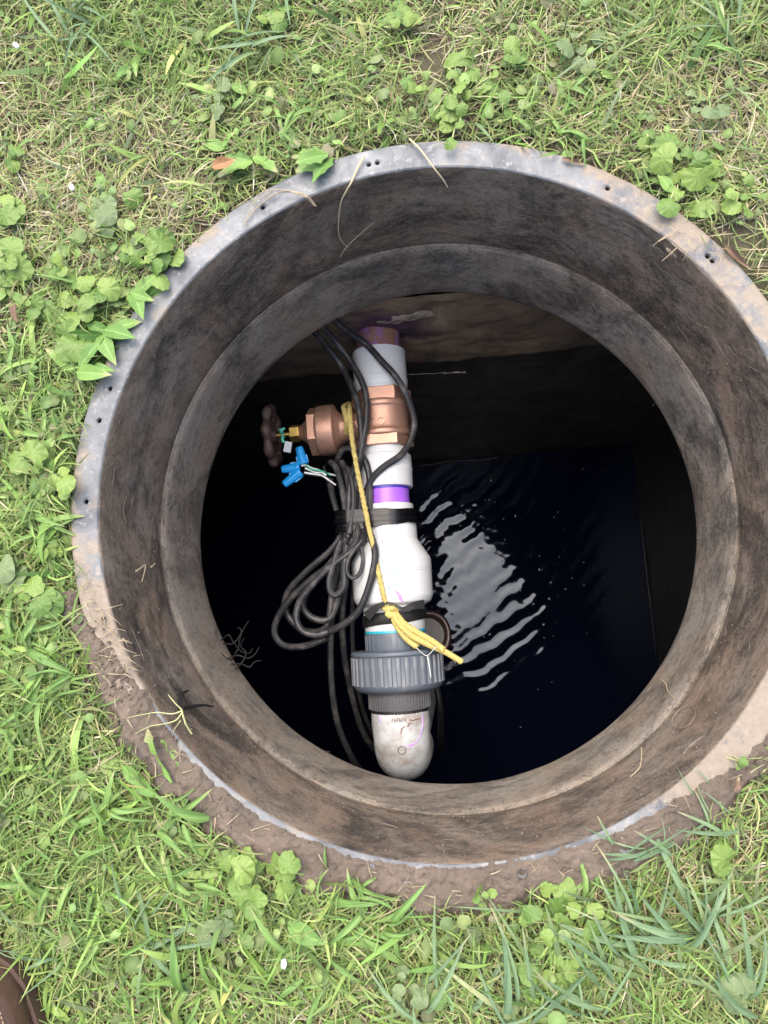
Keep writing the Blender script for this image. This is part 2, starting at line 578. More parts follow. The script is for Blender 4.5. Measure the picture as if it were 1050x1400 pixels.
# soil washed over the lower part of the flange
def soil_in(th):
    """inner edge of the washed-over soil, by angle"""
    d = math.degrees(th) % 360
    base = np.interp(d, [196, 203, 208, 214, 222, 232, 246, 262, 280, 291, 298, 306, 314, 322, 334],
                     [.333, .318, .308, .3035, .3048, .3070, .3072, .3052, .3046, .3056, .3078, .3112, .3180, .3260, .3340])
    return base + .0026 * fbm(math.cos(th), math.sin(th), 0, 5, 26) + .001 * fbm(math.cos(th), math.sin(th), 7, 3, 90)


mb = MB(); rings = []
NT, NR = 760, 40
a0, a1 = math.radians(194), math.radians(336)
for i in range(NT + 1):
    th = a0 + (a1 - a0) * i / NT
    ri = soil_in(th); ring = []
    ro = .352 + .012 * fbm(math.cos(th), math.sin(th), 5, 3, 12)
    for j in range(NR + 1):
        t = j / NR; r = ri + (ro - ri) * t ** 1.2
        x, y = r * math.cos(th), r * math.sin(th)
        e = min(1, (r - ri) / .005)
        h = (-.0015 + .0056 * e) + (.0024 * fbm(x, y, 0, 4, 60) + .0028 * fbm(x, y, 9, 3, 22) + .0016 * fbm(x, y, 2, 4, 170) - .0012 * max(0, .10 - abs(fbm(x, y, 5, 2, 45))) / .10) * e
        if t > .7: h -= (t - .7) / .3 * .012
        for ha in (HOLES[9],):
            dd = math.hypot(x - R_SC * math.cos(ha), y - R_SC * math.sin(ha))
            if dd < .0040: h = min(h, -.001 - (.0040 - dd) * .3)
        if math.degrees(th) % 360 > 206 and math.degrees(th) % 360 < 224 and r < .312:   # drool of mud over the lip
            h -= max(0, (.3055 - r)) * 1.2
        ring.append((x, y, h))
    rings.append(ring)
mb.rings(rings, closed=False)
so = mb.build('soil', M['soil'], angle=80); tag(so, kind='structure')

# ------------------------------------------------------------------ the riser
riser = thing('access_riser', 'round black plastic tank riser with grey screw flange set in the lawn', 'riser', (0, 0, Z_HOLE))
mb = MB(); prof = [(R_TOP, 0), (R_TOP + .0012, .0012), (R_OUT - .001, .0008), (R_OUT, -.0004), (R_OUT, -.006), (R_TOP, -.006)]
NS = 384; rings = []
cols = [R_TOP, R_TOP + .0012] + list(np.linspace(.308, .3285, 9)) + [R_OUT - .001, R_OUT]
prof = [(r, (0 if r == R_TOP else .0012 + .0000) if r < .33 else (.0008 if r < R_OUT else -.0003)) for r in cols] + [(R_OUT, -.006), (R_TOP, -.006)]
for r, z in prof:
    rings.append([(r * math.cos(2 * PI * k / NS), r * math.sin(2 * PI * k / NS), z) for k in range(NS)])
mb.rings(rings, loop=True)
fl = mb.build('flange', M['flange'], riser)
cut = MB()
for a in HOLES:
    c = Vector((R_SC * math.cos(a), R_SC * math.sin(a), -.02))
    cut.lathe([(0, .0024), (.04, .0024)], c, E3, Vector((1, 0, 0)), 14)
cutter = cut.build('cutter', None)
bo = fl.modifiers.new('holes', 'BOOLEAN'); bo.operation = 'DIFFERENCE'; bo.object = cutter; bo.solver = 'EXACT'
dg = bpy.context.evaluated_depsgraph_get()
me = bpy.data.meshes.new_from_object(fl.evaluated_get(dg))
fl.modifiers.clear(); old = fl.data; fl.data = me
bpy.data.objects.remove(cutter)
if not me.materials: me.materials.append(M['flange'])
at = me.attributes.new('dirt', 'FLOAT', 'POINT')
DIRT = [(-38, 62, .50), (196, 212, .85), (176, 193, .40), (112, 118, .1), (93, 97, .25), (212, 300, .30), (304, 336, .62), (62, 95, .30), (130, 160, .26)]
vals = []
for vtx in me.vertices:
    x, y, z = vtx.co; d = math.degrees(math.atan2(y, x)); r = math.hypot(x, y)
    k = 0.0
    for lo, hi, amp in DIRT:
        mid, hw = (lo + hi) / 2, (hi - lo) / 2
        dd = abs((d - mid + 180) % 360 - 180)
        k = max(k, amp * max(0, min(1, (hw + 8 - dd) / 10)))
    k += .35 * max(0, (r - .318) / .013) * (.5 + fbm(x, y, 4, 3, 18))
    if d > 100 or d < -150: k += .25 * max(0, fbm(x, y, 8, 3, 35))
    k += .20 * max(0, fbm(x, y, 1, 4, 45) + .1)
    vals.append(k)
at.data.foreach_set('value', vals)

# moulded walls, double-skinned so they have thickness
def ring_wall(name, prof, mat, wob=.0):
    m_ = MB(); rs = []
    n = 320
    for r, z in prof:
        ring = []
        for k in range(n):
            a = 2 * PI * k / n
            q = r + wob * fbm(math.cos(a) * 1.3, math.sin(a) * 1.3, z * 9, 3, 2.2)
            ring.append((q * math.cos(a), q * math.sin(a), z))
        rs.append(ring)
    m_.rings(rs, loop=True)
    return m_.build(name, mat, riser, angle=50)


ring_wall('upper_wall', [(R_TOP - .0004, -.0012), (R_TOP - .0009, -.004), (R_TOP - .001, -.02), (.3045, -.05), (.3040, -.09), (.3036, -.125),
                         (.3037, -.142), (.3052, -.1462), (.3125, -.1468), (.3125, -.0075), (.3060, -.0072), (R_TOP + .0008, -.0012)], M['riser_upper'], .0007)
ring_wall('lower_wall', [(.3110, -.1482), (.3045, -.1484), (.3018, -.1496), (.3002, -.1535), (.2994, -.160), (.2985, -.180), (.2978, -.205),
                         (.2972, -.230), (.2970, -.248), (.2976, -.260), (.2990, -.2665), (.302, -.2695), (.3110, -.270)], M['riser_lower'], .0008)

# moulded bead at the seam
mb = MB()
mb.tube([((.3030 + .0004 * math.sin(5 * a)) * math.cos(a), (.3030 + .0004 * math.sin(5 * a)) * math.sin(a), -.1478 + .0006 * math.sin(3 * a)) for a in np.linspace(0, 2 * PI, 240, endpoint=False)], .0014, 8, loop=True)
mb.build('seam_bead', M['riser_lower'], riser)


def wall_pt(px, py, off=.002):
    """where a photo pixel meets the inside of the riser"""
    v = (P(px, py, 0) - CAM)
    best = None
    for i in range(900):
        t = 0.8 + i * .0009
        q = CAM + v * t
        r = R_TOP - .0075 * min(1, max(0, -q.z / .25)) - off
        if q.z < .0 and math.hypot(q.x, q.y) <= r: best = q
        elif best is not None: break
    return best if best is not None else P(px, py, .002)


# oval mould marks on the lower right wall
for cx, cy, w_, h_, rr in ((935, 981, 19, 12, .0005), (950, 1022, 22, 6, .0007)):
    mb = MB(); pts = []
    for k in range(28):
        a = 2 * PI * k / 28
        ca, sa = math.cos(a) * w_, math.sin(a) * h_
        pts.append(wall_pt(cx + ca * .75 + sa * .66, cy - ca * .66 + sa * .75, -.0005))
    mb.tube(pts, rr, 6, loop=True)
    mb.build('mould_mark', M['riser_lower'], riser)

# ------------------------------------------------------------------ the tank
TW = math.radians(4.5)
TX = Vector((math.cos(TW), math.sin(TW), 0)); TY = Vector((-math.sin(TW), math.cos(TW), 0))
NDW = Vector((CAM.x, CAM.y, 0))
Z_W = -1.54
YB = 0.398; YB2 = 0.432; XR = 0.548; XL = -1.1; YF = -1.3; Z_STEP = -.553


def TP(x, y, z): return NDW + TX * x + TY * y + Vector((0, 0, z))


tank = thing('septic_tank', 'dark concrete tank chamber below the riser with brown stained end wall', 'tank', TP(-.25, -.4, -1.95))


def slab(name, x0, x1, y0, y1, z0, z1, mat, nx=1, ny=1, nz_=1, rough=0.0):
    m_ = MB()
    m_.box(TP((x0 + x1) / 2, (y0 + y1) / 2, (z0 + z1) / 2), x1 - x0, y1 - y0, z1 - z0, (TX, TY, E3))
    o_ = m_.build(name, mat, tank, smooth=False)
    return o_


# upper end wall with a ragged lower arris
mb = MB(); nxx, nzz = 150, 40; grid = []
for j in range(nzz + 1):
    row = []
    for i in range(nxx + 1):
        x = -1.1 + (XR + 1.1) * i / nxx
        z = -.272 + (Z_STEP + .272) * j / nzz
        y = YB + .004 * fbm(x, z, 0, 4, 14) + .0018 * fbm(x, z, 4, 3, 60)
        if j == nzz: z += .004 * fbm(x, 0, 2, 3, 25); y += .006
        row.append(TP(x, y, z))
    grid.append(row)
grid.append([p + TY * .06 for p in grid[-1]])
mb.rings(grid, closed=False)
mb.build('upper_end_wall', M['tank_concrete'], tank, angle=60)
mb = MB(); grid = []
for j in range(31):
    grid.append([TP(-1.1 + (XR + 1.1) * i / 100, YB2 + .006 * fbm(i * .03, j * .06, 0, 4, 3), Z_STEP + .01 + (-1.95 - Z_STEP) * j / 30) for i in range(101)])
mb.rings(grid, closed=False)
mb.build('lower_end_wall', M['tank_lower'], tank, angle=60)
slab('side_wall', XR, XR + .08, YF, YB2 + .05, -1.95, -.275, M['tank_dark'])
slab('side_wall', XL - .08, XL, YF, YB2 + .05, -1.95, -.275, M['tank_dark'])
slab('front_wall', XL, XR, YF - .08, YF, -1.95, -.275, M['tank_dark'])
slab('tank_floor', XL, XR, YF, YB2, -2.0, -1.95, M['tank_dark'])
# roof slab with the round access opening
mb = MB(); rs = []
for r, z in ((.3110, -.2712), (.3250, -.33), (None, -.33), (None, -.2712)):
    ring = []
    for k in range(96):
        a = 2 * PI * k / 96
        if r: ring.append((r * math.cos(a), r * math.sin(a), z))
        else:
            dx, dy = math.cos(a), math.sin(a)
            tx = (XR + .06) / dx if dx > 1e-6 else (XL - .06) / dx if dx < -1e-6 else 9e9
            ty = (YB2 + .04) / dy if dy > 1e-6 else (YF - .06) / dy if dy < -1e-6 else 9e9
            t = min(tx, ty)
            ring.append(TP(dx * t, dy * t, z))
    rs.append(ring)
mb = MB()
mb.rings(rs, loop=True)
roof = mb.build('roof_slab', M['tank_dark'], tank, smooth=False)
# keep the slab clear of the stained wall above the pipe
# mortar ridge and smear round the pipe penetration
mb = MB()
c0 = TP((P(548, 430, -.36) - NDW).dot(TX), YB, -.345)
gridm = []
for j in range(13):
    row = []
    for i in range(25):
        u, w = (i / 24 - .5) * 2, (j / 12 - .5) * 2
        hgt = max(0, 1 - u * u - w * w) ** .6 * .006
        hgt += (.0025 * fbm(u * 2, w * 2, 0, 4, 2)) * (hgt > 0)
        row.append(c0 + TX * (u * .05) + E3 * (w * .017 + .004 * math.sin(3 * u)) - TY * (hgt - .004))
    gridm.append(row)
mb.rings(gridm, closed=False)
mb.build('mortar_patch', M['mortar'], tank, angle=70)
mb = MB()
pts = [P(x, 509 - (x - 556) * .045 + .4 * math.sin(x * .3), Z_STEP + .003) - TY * .004 for x in range(556, 640, 4)]
mb.tube(pts, [.0004 + .0014 * random.random() ** 2 for _ in pts], 6)
mb.build('sealant_bead', M['mortar'], tank)

# water with ripples spreading from the pipe
SRC = P(470, 500, Z_W)
NXW, NYW = 420, 420
xs = np.linspace(XL, XR, NXW); ys = np.linspace(YF, YB2, NYW)
# finer spacing near the reflection
xs = np.sort(np.concatenate([np.linspace(XL, -.3, 60), np.linspace(-.29, .30, 330), np.linspace(.31, XR + .02, 30)]))
ys = np.sort(np.concatenate([np.linspace(YF - .02, -.35, 50), np.linspace(-.34, .43, 420)]))
GX, GY = np.meshgrid(xs, ys)
wx = NDW.x + TX.x * GX + TY.x * GY; wy = NDW.y + TX.y * GX + TY.y * GY
dist = np.hypot(wx - SRC.x, wy - SRC.y)
ang = np.arctan2(wy - SRC.y, wx - SRC.x)
lam = .046
cq = P(622, 800, Z_W)
core = np.hypot((wx - cq.x) / .15, (wy - cq.y) / .14)
env = .00016 + .00044 * np.clip(core - .62, 0, 1) ** 1.2
env = env * (1 + .45 * np.sin(wx * 31 + wy * 17) * np.sin(wx * 13 - wy * 29 + 1)) * np.clip(1.75 - core * .48, .10, 1)
ph = dist + .006 * np.sin(ang * 7 + 1) + .005 * np.sin(wx * 17 + wy * 9) + .004 * np.sin(wx * 41 - wy * 23) + .003 * np.sin(wx * 67 + wy * 51)
WZ = env * np.sin(2 * PI * ph / lam) + .00016 * np.sin(2 * PI * (wx * 7 + wy * 4)) + .00004 * np.sin(2 * PI * (wx * 27 - wy * 15)) + .00003 * np.sin(2 * PI * (wx * 17 + wy * 38))
vv = np.stack([wx.ravel(), wy.ravel(), Z_W + WZ.ravel()], 1)
ny_, nx_ = GX.shape
idx = np.arange(ny_ * nx_).reshape(ny_, nx_)
ff = np.stack([idx[:-1, :-1].ravel(), idx[:-1, 1:].ravel(), idx[1:, 1:].ravel(), idx[1:, :-1].ravel()], 1)


def np_mesh(name, v, f, cols=None, smooth=True):
    me = bpy.data.meshes.new(name)
    me.vertices.add(len(v)); me.vertices.foreach_set('co', np.ascontiguousarray(v, np.float32).ravel())
    me.loops.add(f.size); me.loops.foreach_set('vertex_index', np.ascontiguousarray(f, np.int32).ravel())
    me.polygons.add(len(f)); k = f.shape[1]
    me.polygons.foreach_set('loop_start', np.arange(0, f.size, k, dtype=np.int32))
    me.update(calc_edges=True)
    if smooth: me.polygons.foreach_set('use_smooth', np.ones(len(f), bool))
    if cols is not None:
        a = me.attributes.new('col', 'FLOAT_COLOR', 'POINT')
        a.data.foreach_set('color', np.ascontiguousarray(np.concatenate([cols, np.ones((len(cols), 1))], 1), np.float32).ravel())
    me.validate()
    return me


wat = obj('water', np_mesh('water', vv, ff), M['water']); tag(wat, kind='structure')

# specks floating on the water
mb = MB(); R2 = random.Random(5)
for k in range(120):
    px = R2.gauss(700, 80); py = R2.gauss(790, 100)
    if k < 45: px, py = R2.uniform(590, 690), R2.uniform(660, 880)
    if not (575 < px < 900 and 640 < py < 1040): continue
    c = P(px, py, Z_W + .0015); r = R2.choice((.0009, .0012, .0014, .0018, .0026))
    mb.lathe([(-.0004, r * .5), (.0003, r), (.0009, r * .4)], c, E3, Vector((1, 0, 0)), 6, rfun=lambda a, t: 1 + .4 * math.sin(a * 2 + k))
dbr = mb.build('floating_debris', M['speck']); tag(dbr, kind='stuff')
# scum lines where the water meets the walls
mb = MB()
mb.tube([TP(x, YB2 - .008 + .003 * math.sin(x * 40), Z_W + .002) for x in np.linspace(-.06, .17, 30)], [.0006 + .0016 * abs(math.sin(k * 1.3)) for k in range(30)], 6)
mb.build('scum_line', M['dull_grey'], tank)
mb = MB()
mb.tube([TP(XR - .003 - .004 * (k / 30), .235 - .40 * k / 30, Z_W + .004) for k in range(31)], [.0013 * (1 - abs(k / 15 - 1) ** 2) + .0003 for k in range(31)], 6)
mb.build('scum_line', M['dull_grey'], tank)

# ================================================================== THE PIPE
def sc_at(py): return (P(ax_px(py) + 50, py, ZP) - P(ax_px(py) - 50, py, ZP)).length / 100


def along(py): return (P(ax_px(py), py, ZP) - PIPE_A).dot(E1)


def plathe(name, prof_px, mat, parent, n=56, ch=.0009, rfun=None, angle=35):
    pr = [(along(y), r * sc_at(y)) for y, r in prof_px]
    m_ = MB()
    m_.lathe(chamfer(pr, ch), PIPE_A, E1, E3, n, True, rfun)
    return m_.build(name, mat, parent, angle=angle)


pipe = thing('discharge_pipe', 'white plastic pump discharge pipe with bronze gate valve, check valve and grey union', 'pipe', PIPE_A)
plathe('pipe_stub', [(430, 30), (490, 30)], M['rust_pipe'], pipe, ch=.0004)
plathe('threaded_adapter', [(482.5, 30), (482.5, 36), (521, 36.3), (522, 37), (527, 37), (528, 36.2), (534, 36.2), (535, 35), (541, 35), (541, 28)], M['pvc'], pipe)

valve = obj('gate_valve', (lambda m_: m_.mesh('gate_valve'))((lambda m_: (m_.lathe(chamfer([(along(y), r * sc_at(y)) for y, r in
        [(553, 30), (553, 37), (556, 39), (561, 39), (563, 37), (566, 36.5), (589, 36.5), (592, 37), (594, 39), (599, 39), (601, 37), (601, 30)]], .0012), PIPE_A, E1, E3, 56), m_)[1])(MB())), M['bronze'], pipe)


def vpart(name, m_, mat=None, angle=35):
    o_ = bpy.data.objects.new(name, m_.mesh(name, True, angle)); COL.objects.link(o_)
    o_.data.materials.append(mat or M['bronze'])
    o_.parent = valve
    o_.matrix_parent_inverse = Matrix.Identity(4)
    o_.matrix_basis = Matrix.Identity(4)
    return o_


for y0, y1 in ((537, 555), (599.5, 614)):
    m_ = MB()
    m_.lathe(chamfer([(along(y0), 29 * .001), (along(y0), 40.5 * sc_at(y0)), (along(y1), 40.5 * sc_at(y1)), (along(y1), .029)], .0012), PIPE_A, E1, E3, 6)
    vpart('hex_end', m_, angle=20)
# bonnet axis, pointing left
VB = P(523, 581, ZP); VT = P(369, 596, ZP - .004)
VE = (VT - VB).normalized(); VS = sc_at(580)


def vt(px): return (P(px, 585, ZP) - VB).dot(VE)


def vl(name, prof, mat=None, n=48, ch=.0009, sq=None, angle=35):
    m_ = MB()
    pr = chamfer([(vt(x), r * VS) for x, r in prof], ch)
    m_.lathe(pr, VB, VE, E3, n, True, sq)
    return vpart(name, m_, mat, angle)


neck = vl('neck', [(520, 20), (500, 19.5), (485, 18.5), (474, 18.5), (467, 21), (461, 28), (459, 33), (459, 10)],
          sq=lambda a, t: (1.0 + .75 * abs(math.cos(a)) ** 1.5 * min(1, max(0, 1 - t / .075))))
vl('bonnet_flange', [(461, 18), (460, 33), (457, 34.5), (437, 34.5), (434, 32), (434, 15)])
vl('bonnet_nut', [(435.5, 15), (435.5, 33.5), (424, 33.5), (424, 15)], n=6, angle=20)
vl('bonnet_cone', [(425, 24), (421, 20), (415, 13), (408, 8.5), (404, 8)])
vl('packing_nut', [(409, 5), (409, 12), (396, 12), (396, 4)], M['brass'], n=6, angle=20)
vl('packing_collar', [(412, 6), (411, 8), (408, 8), (408, 4)], M['brass'])
vl('stem', [(398, 3.2), (362, 3.2)], M['brass'], n=16)
# handwheel
hw_c = VB + VE * vt(371); RW = 36 * VS
hx = E3; hy = VE.cross(E3).normalized()
m_ = MB(); pts = []; NWH = 90
for k in range(NWH):
    a = 2 * PI * k / NWH
    rr = RW * (1 + .055 * math.cos(a * 8))
    pts.append(hw_c + (hx * math.cos(a) + hy * math.sin(a)) * rr)
m_.tube(pts, [.0062 * (1 + .16 * math.cos(8 * 2 * PI * k / NWH)) for k in range(NWH)], 12, loop=True)
vpart('handwheel', m_, M['rusty_wheel'])
for k in range(4):
    a = 2 * PI * k / 4 + .5
    m_ = MB()
    dirr = hx * math.cos(a) + hy * math.sin(a)
    m_.tube([hw_c + VE * .004 + dirr * .008, hw_c + VE * .003 + dirr * RW * .55, hw_c + dirr * RW * .97], [.0055, .0042, .005], 10)
    vpart('spoke', m_, M['rusty_wheel'])
m_ = MB(); m_.lathe(chamfer([(-.006, .004), (-.006, .010), (.010, .009), (.012, .004)], .001), hw_c, VE, E3, 24)
vpart('wheel_hub', m_, M['rusty_wheel'])

plathe('lower_adapter', [(612.5, 28), (612.5, 31.5), (624, 32), (625, 35.5), (642, 36), (643, 36.6), (646, 36.6), (647, 36), (668, 35.8), (668.5, 30)], M['pvc'], pipe)
mid = plathe('pipe_section', [(664, 30.0), (698, 30.0)], M['purple'], pipe, ch=.0003)
m_ = MB(); m_.lathe([(along(667.5), .0300), (along(667.5), 31.2 * sc_at(668)), (along(670.8), 31.0 * sc_at(670)), (along(671.2), 30.1 * sc_at(670))], PIPE_A, E1, E3, 48, rfun=lambda a, t: 1 + .006 * math.sin(a * 13))
m_.build('primer_ring', M['primer_edge'], pipe)
cv = plathe('check_valve', [(691, 29), (691, 34.5), (700, 34.8), (702, 37), (739, 37.5), (764, 53), (767, 54.2), (779, 54.6), (780, 54.2), (816, 54.2), (824, 51), (827, 46),
                            (828, 42), (843, 41.5), (862, 41.2), (862, 30)], M['pvc'], pipe, 72, .0016)
plathe('glue_ring', [(861, 38), (861, 41.6), (864.6, 41.8), (864.6, 38)], M['teal_glue'], pipe, 56, .0004)


def ribbed(nrib, depth, duty=.5):
    def fn(a, t):
        ph_ = (a * nrib / (2 * PI)) % 1
        return 1 + (depth if ph_ < duty else 0)
    return fn


un = plathe('union', [(864.4, 30), (864.4, 41.3), (891, 41.3), (891, 36)], M['grey_pvc'], pipe, 64)
nut_prof = [(887, 30), (887, 60), (890, 62.5), (893, 63)]
nut = plathe('union_nut', [(888, 40), (888, 60.5), (890, 62.5), (894, 62.5), (895, 60.8), (931, 60.8), (934, 61.5), (939, 59), (943, 54), (944, 44)], M['grey_pvc'], pipe, 72, .001)


def bar_ribs(n, y0, y1, r, wdt, hgt, parent, mat, name):
    sh = None
    for k in range(n):
        a = 2 * PI * (k + .5) / n
        if math.cos(a) < -.35: continue          # underside, never in view from above
        rad = E3 * math.cos(a) + E2 * math.sin(a); tan = E1.cross(rad)
        yc = (y0 + y1) / 2
        c = PIPE_A + E1 * along(yc) + rad * (r * sc_at(yc))
        if sh is None:
            q = MB(); L_ = along(y1) - along(y0)
            # tapered moulded rib
            prof2 = [(-wdt / 2, -hgt * .5), (-wdt * .36, hgt * .8), (-wdt * .2, hgt), (wdt * .2, hgt), (wdt * .36, hgt * .8), (wdt / 2, -hgt * .5)]
            rr = [[Vector((x, s * L_ / 2 * (1 if z < hgt * .5 else .985), z)) for x, z in prof2] for s in (-1, 1)]
            q.rings(rr, True, True, True)
            sh = q.mesh(name)
            sh.materials.append(mat)
        o_ = bpy.data.objects.new(name, sh); COL.objects.link(o_)
        o_.parent = parent
        Mx = Matrix((tan, E1, rad)).transposed().to_4x4(); Mx.translation = c
        o_.matrix_parent_inverse = Matrix.Identity(4)
        o_.matrix_basis = Matrix.Translation(-PIPE_A) @ Mx if False else Mx


bar_ribs(34, 895.5, 933, 61.0, .0072, .0022, nut, M['rib_grey'], 'rib')
bar_ribs(30, 866, 887, 41.3, .0016, .0007, un, M['grey_pvc'], 'rib')
tail = plathe('union_tailpiece', [(940, 35), (940, 42), (968, 41), (968, 36)], M['grey_pvc_dirty'], pipe, 64, .0006)
bar_ribs(56, 944, 966.5, 41.8, .0022, .0008, tail, M['grey_pvc_dirty'], 'rib')
plathe('gap_ring', [(967, 36), (967, 39.6), (973, 39.4), (973, 34)], M['strap'], pipe)  # black ring: shade of the gap before the elbow, put in as colour

# elbow turning down
elb = MB(); rs = []
y_el = 1034; sE = sc_at(1010); RB = 36 * sE
path = [(PIPE_A + E1 * along(971), E1, 39.6), (PIPE_A + E1 * along(990), E1, 39.8), (PIPE_A + E1 * (along(y_el) - RB), E1, 39.2)]
cen = PIPE_A + E1 * (along(y_el) - RB) - E3 * RB
for k in range(1, 13):
    a = PI / 2 * k / 12
    path.append((cen + E1 * math.sin(a) * RB + E3 * math.cos(a) * RB, E1 * math.cos(a) - E3 * math.sin(a), 38.6))
for dz in (.03, .05):
    path.append((cen + E1 * RB - E3 * dz, -E3, 39.5))
for c, t, r in path:
    u_ = E2; w_ = t.cross(u_).normalized()
    rs.append([c + (u_ * math.cos(2 * PI * k / 48) + w_ * math.sin(2 * PI * k / 48)) * r * sE for k in range(48)])
elb.rings(rs, True, True, True)
elbow = elb.build('elbow', M['pvc_dirty'], pipe, angle=60)
m_ = MB(); m_.lathe([(.045, .0302), (1.10, .0302)], cen + E1 * RB, -E3, E1, 40)
m_.build('riser_pipe', M['pvc_dirty'], pipe)


# ---- raised marks laid on the fittings' own surfaces
def bvh_of(o_):
    me_ = o_.data
    return BVHTree.FromPolygons([v_.co[:] for v_ in me_.vertices], [p_.vertices[:] for p_ in me_.polygons])


def drop(bv, px, py):
    q = P(px, py, ZP + .2)
    d_ = (q - CAM).normalized()
    hit = bv.ray_cast(CAM, d_)
    return (hit[0], hit[1]) if hit[0] is not None else (P(px, py, ZP), E3)


def strokes(name, bv, lines, r, mat, parent, sub=False):
    m2 = MB()
    for ln_ in lines:
        pts_ = []
        for (x, y) in ln_:
            h_, n_ = drop(bv, x, y)
            pts_.append(h_ + n_ * r * (-.55 if r > .001 else .25))
        m2.tube(pts_, r, 6)
    o_ = bpy.data.objects.new(name, m2.mesh(name)); COL.objects.link(o_)
    o_.data.materials.append(mat); o_.parent = parent
    o_.matrix_parent_inverse = parent.matrix_basis.inverted() if parent.parent is None else Matrix.Identity(4)
    return o_


def text_mesh(body, size, ext):
    cu = bpy.data.curves.new('t', 'FONT'); cu.body = body; cu.size = size; cu.extrude = ext; cu.align_x = 'CENTER'; cu.align_y = 'CENTER'
    cu.space_character = 1.12; cu.resolution_u = 4
    to = bpy.data.objects.new('t', cu); COL.objects.link(to)
    dg_ = bpy.context.evaluated_depsgraph_get()
    me_ = bpy.data.meshes.new_from_object(to.evaluated_get(dg_))
    bpy.data.objects.remove(to); bpy.data.curves.remove(cu)
    return me_


def emboss(name, body, size, px, py, bvs, mat, parent, ext=.0006, raise_=.0):
    me_ = text_mesh(body, size, ext)
    c = P(px, py, ZP + .036)
    for v_ in me_.vertices:
        q = c + E2 * v_.co.x - E1 * v_.co.y
        z = None
        for bv in bvs:
            h_ = bv.ray_cast(Vector((q.x, q.y, ZP + .2)), Vector((0, 0, -1)))
            if h_[0] is not None: z = h_[0].z if z is None else max(z, h_[0].z)
        v_.co = Vector((q.x, q.y, (z if z is not None else ZP) + v_.co.z + raise_))
    o_ = bpy.data.objects.new(name, me_); COL.objects.link(o_)
    me_.materials.clear(); me_.materials.append(mat)
    o_.parent = parent; o_.matrix_parent_inverse = Matrix.Identity(4)
    return o_


bv_valve, bv_neck, bv_cv, bv_un, bv_el = bvh_of(valve), bvh_of(neck), bvh_of(cv), bvh_of(un), bvh_of(elbow)
emboss('lettering', 'MATCO', .0165, 496, 578.5, (bv_valve, bv_neck), M['bronze'], valve, .0018, .0004)
# handwritten marks and primer drips on the check valve
strokes('ink_mark', bv_cv, [[(529, 779), (531, 786), (534, 779)], [(537, 780), (535, 788)], [(540, 779), (541, 787), (545, 781)], [(530, 782), (547, 782)],
                            [(529, 804), (533, 803)], [(531, 808), (535, 801)], [(541, 801), (546, 798)]], .0012, M['green_ink'], cv)
strokes('primer_drip', bv_cv, [[(540, 807), (544, 813), (547, 820)], [(541, 809), (546, 816), (550, 823)], [(543, 808), (548, 815), (550, 822)]], .0016, M['purple_ink'], cv)
strokes('scratch', bv_cv, [[(522, 737), (524, 744)]], .0005, M['pencil'], cv)
strokes('mould_parting_line', bv_cv, [[(x, 777.6 + .5) for x in range(500, 588, 4)]], .0004, M['pvc'], cv)
strokes('size_mark', bv_un, [[(531 + 5 * math.cos(a), 876 + 6 * math.sin(a)) for a in np.linspace(0, 2 * PI, 18)], [(530, 872), (530, 880)], [(533, 873), (533, 879)]], .0005, M['dull_grey'], un)
strokes('label_frame', bv_el, [[(533, 981), (557, 979), (559, 982), (559, 987), (557, 990), (534, 992), (532, 989), (532, 984), (533, 981)]], .0006, M['pvc_dirty'], elbow)
LT = []
for k in range(6):
    x0 = 536 + k * 3.5; y0 = 983 - k * .3
    LT += [[(x0, y0), (x0 - .1, y0 + 5)], [(x0, y0), (x0 + 2, y0 + (5 if k % 2 else 0))], [(x0, y0 + 2.4), (x0 + 1.8, y0 + 2.2)]]
strokes('worn_lettering', bv_el, LT, .00055, M['letter_stain'], elbow)
strokes('mould_boss', bv_el, [[(549.5 + 5.4 * math.cos(a), 1026 + 5.4 * math.sin(a)) for a in np.linspace(0, 2 * PI, 22)]], .0006, M['dull_grey'], elbow)
strokes('primer_smear', bv_el, [[(582, 971), (577, 980), (578, 992), (575, 1004), (570, 1014), (563, 1018), (557, 1019)], [(575, 974), (581, 970)], [(519, 978), (521, 988)],
                                [(560, 1022), (568, 1016)]], .0007, M['purple_ink'], elbow)
strokes('rust_mark', bv_el, [[(560, 984), (565, 985), (570, 983), (575, 982)], [(553, 993), (549, 997), (548, 1003)], [(561, 988), (557, 994)]], .0008, M['rust_pipe'], elbow)

# ================================================================== TAPE, ROPE, CABLES
ZT = ZP + .036                                       # height of the top of the pipe


def hull_band(cs, thick, n=72):
    """outline around circles [(u, w, r)] in the plane E2/E3 of the pipe: support function"""
    pts_ = []
    for k in range(n):
        a = 2 * PI * k / n
        dx, dz = math.cos(a), math.sin(a)
        s = max(cs, key=lambda c_: c_[0] * dx + c_[1] * dz + c_[2])
        pts_.append((s[0] + dx * (s[2] + thick), s[1] + dz * (s[2] + thick)))
    return pts_


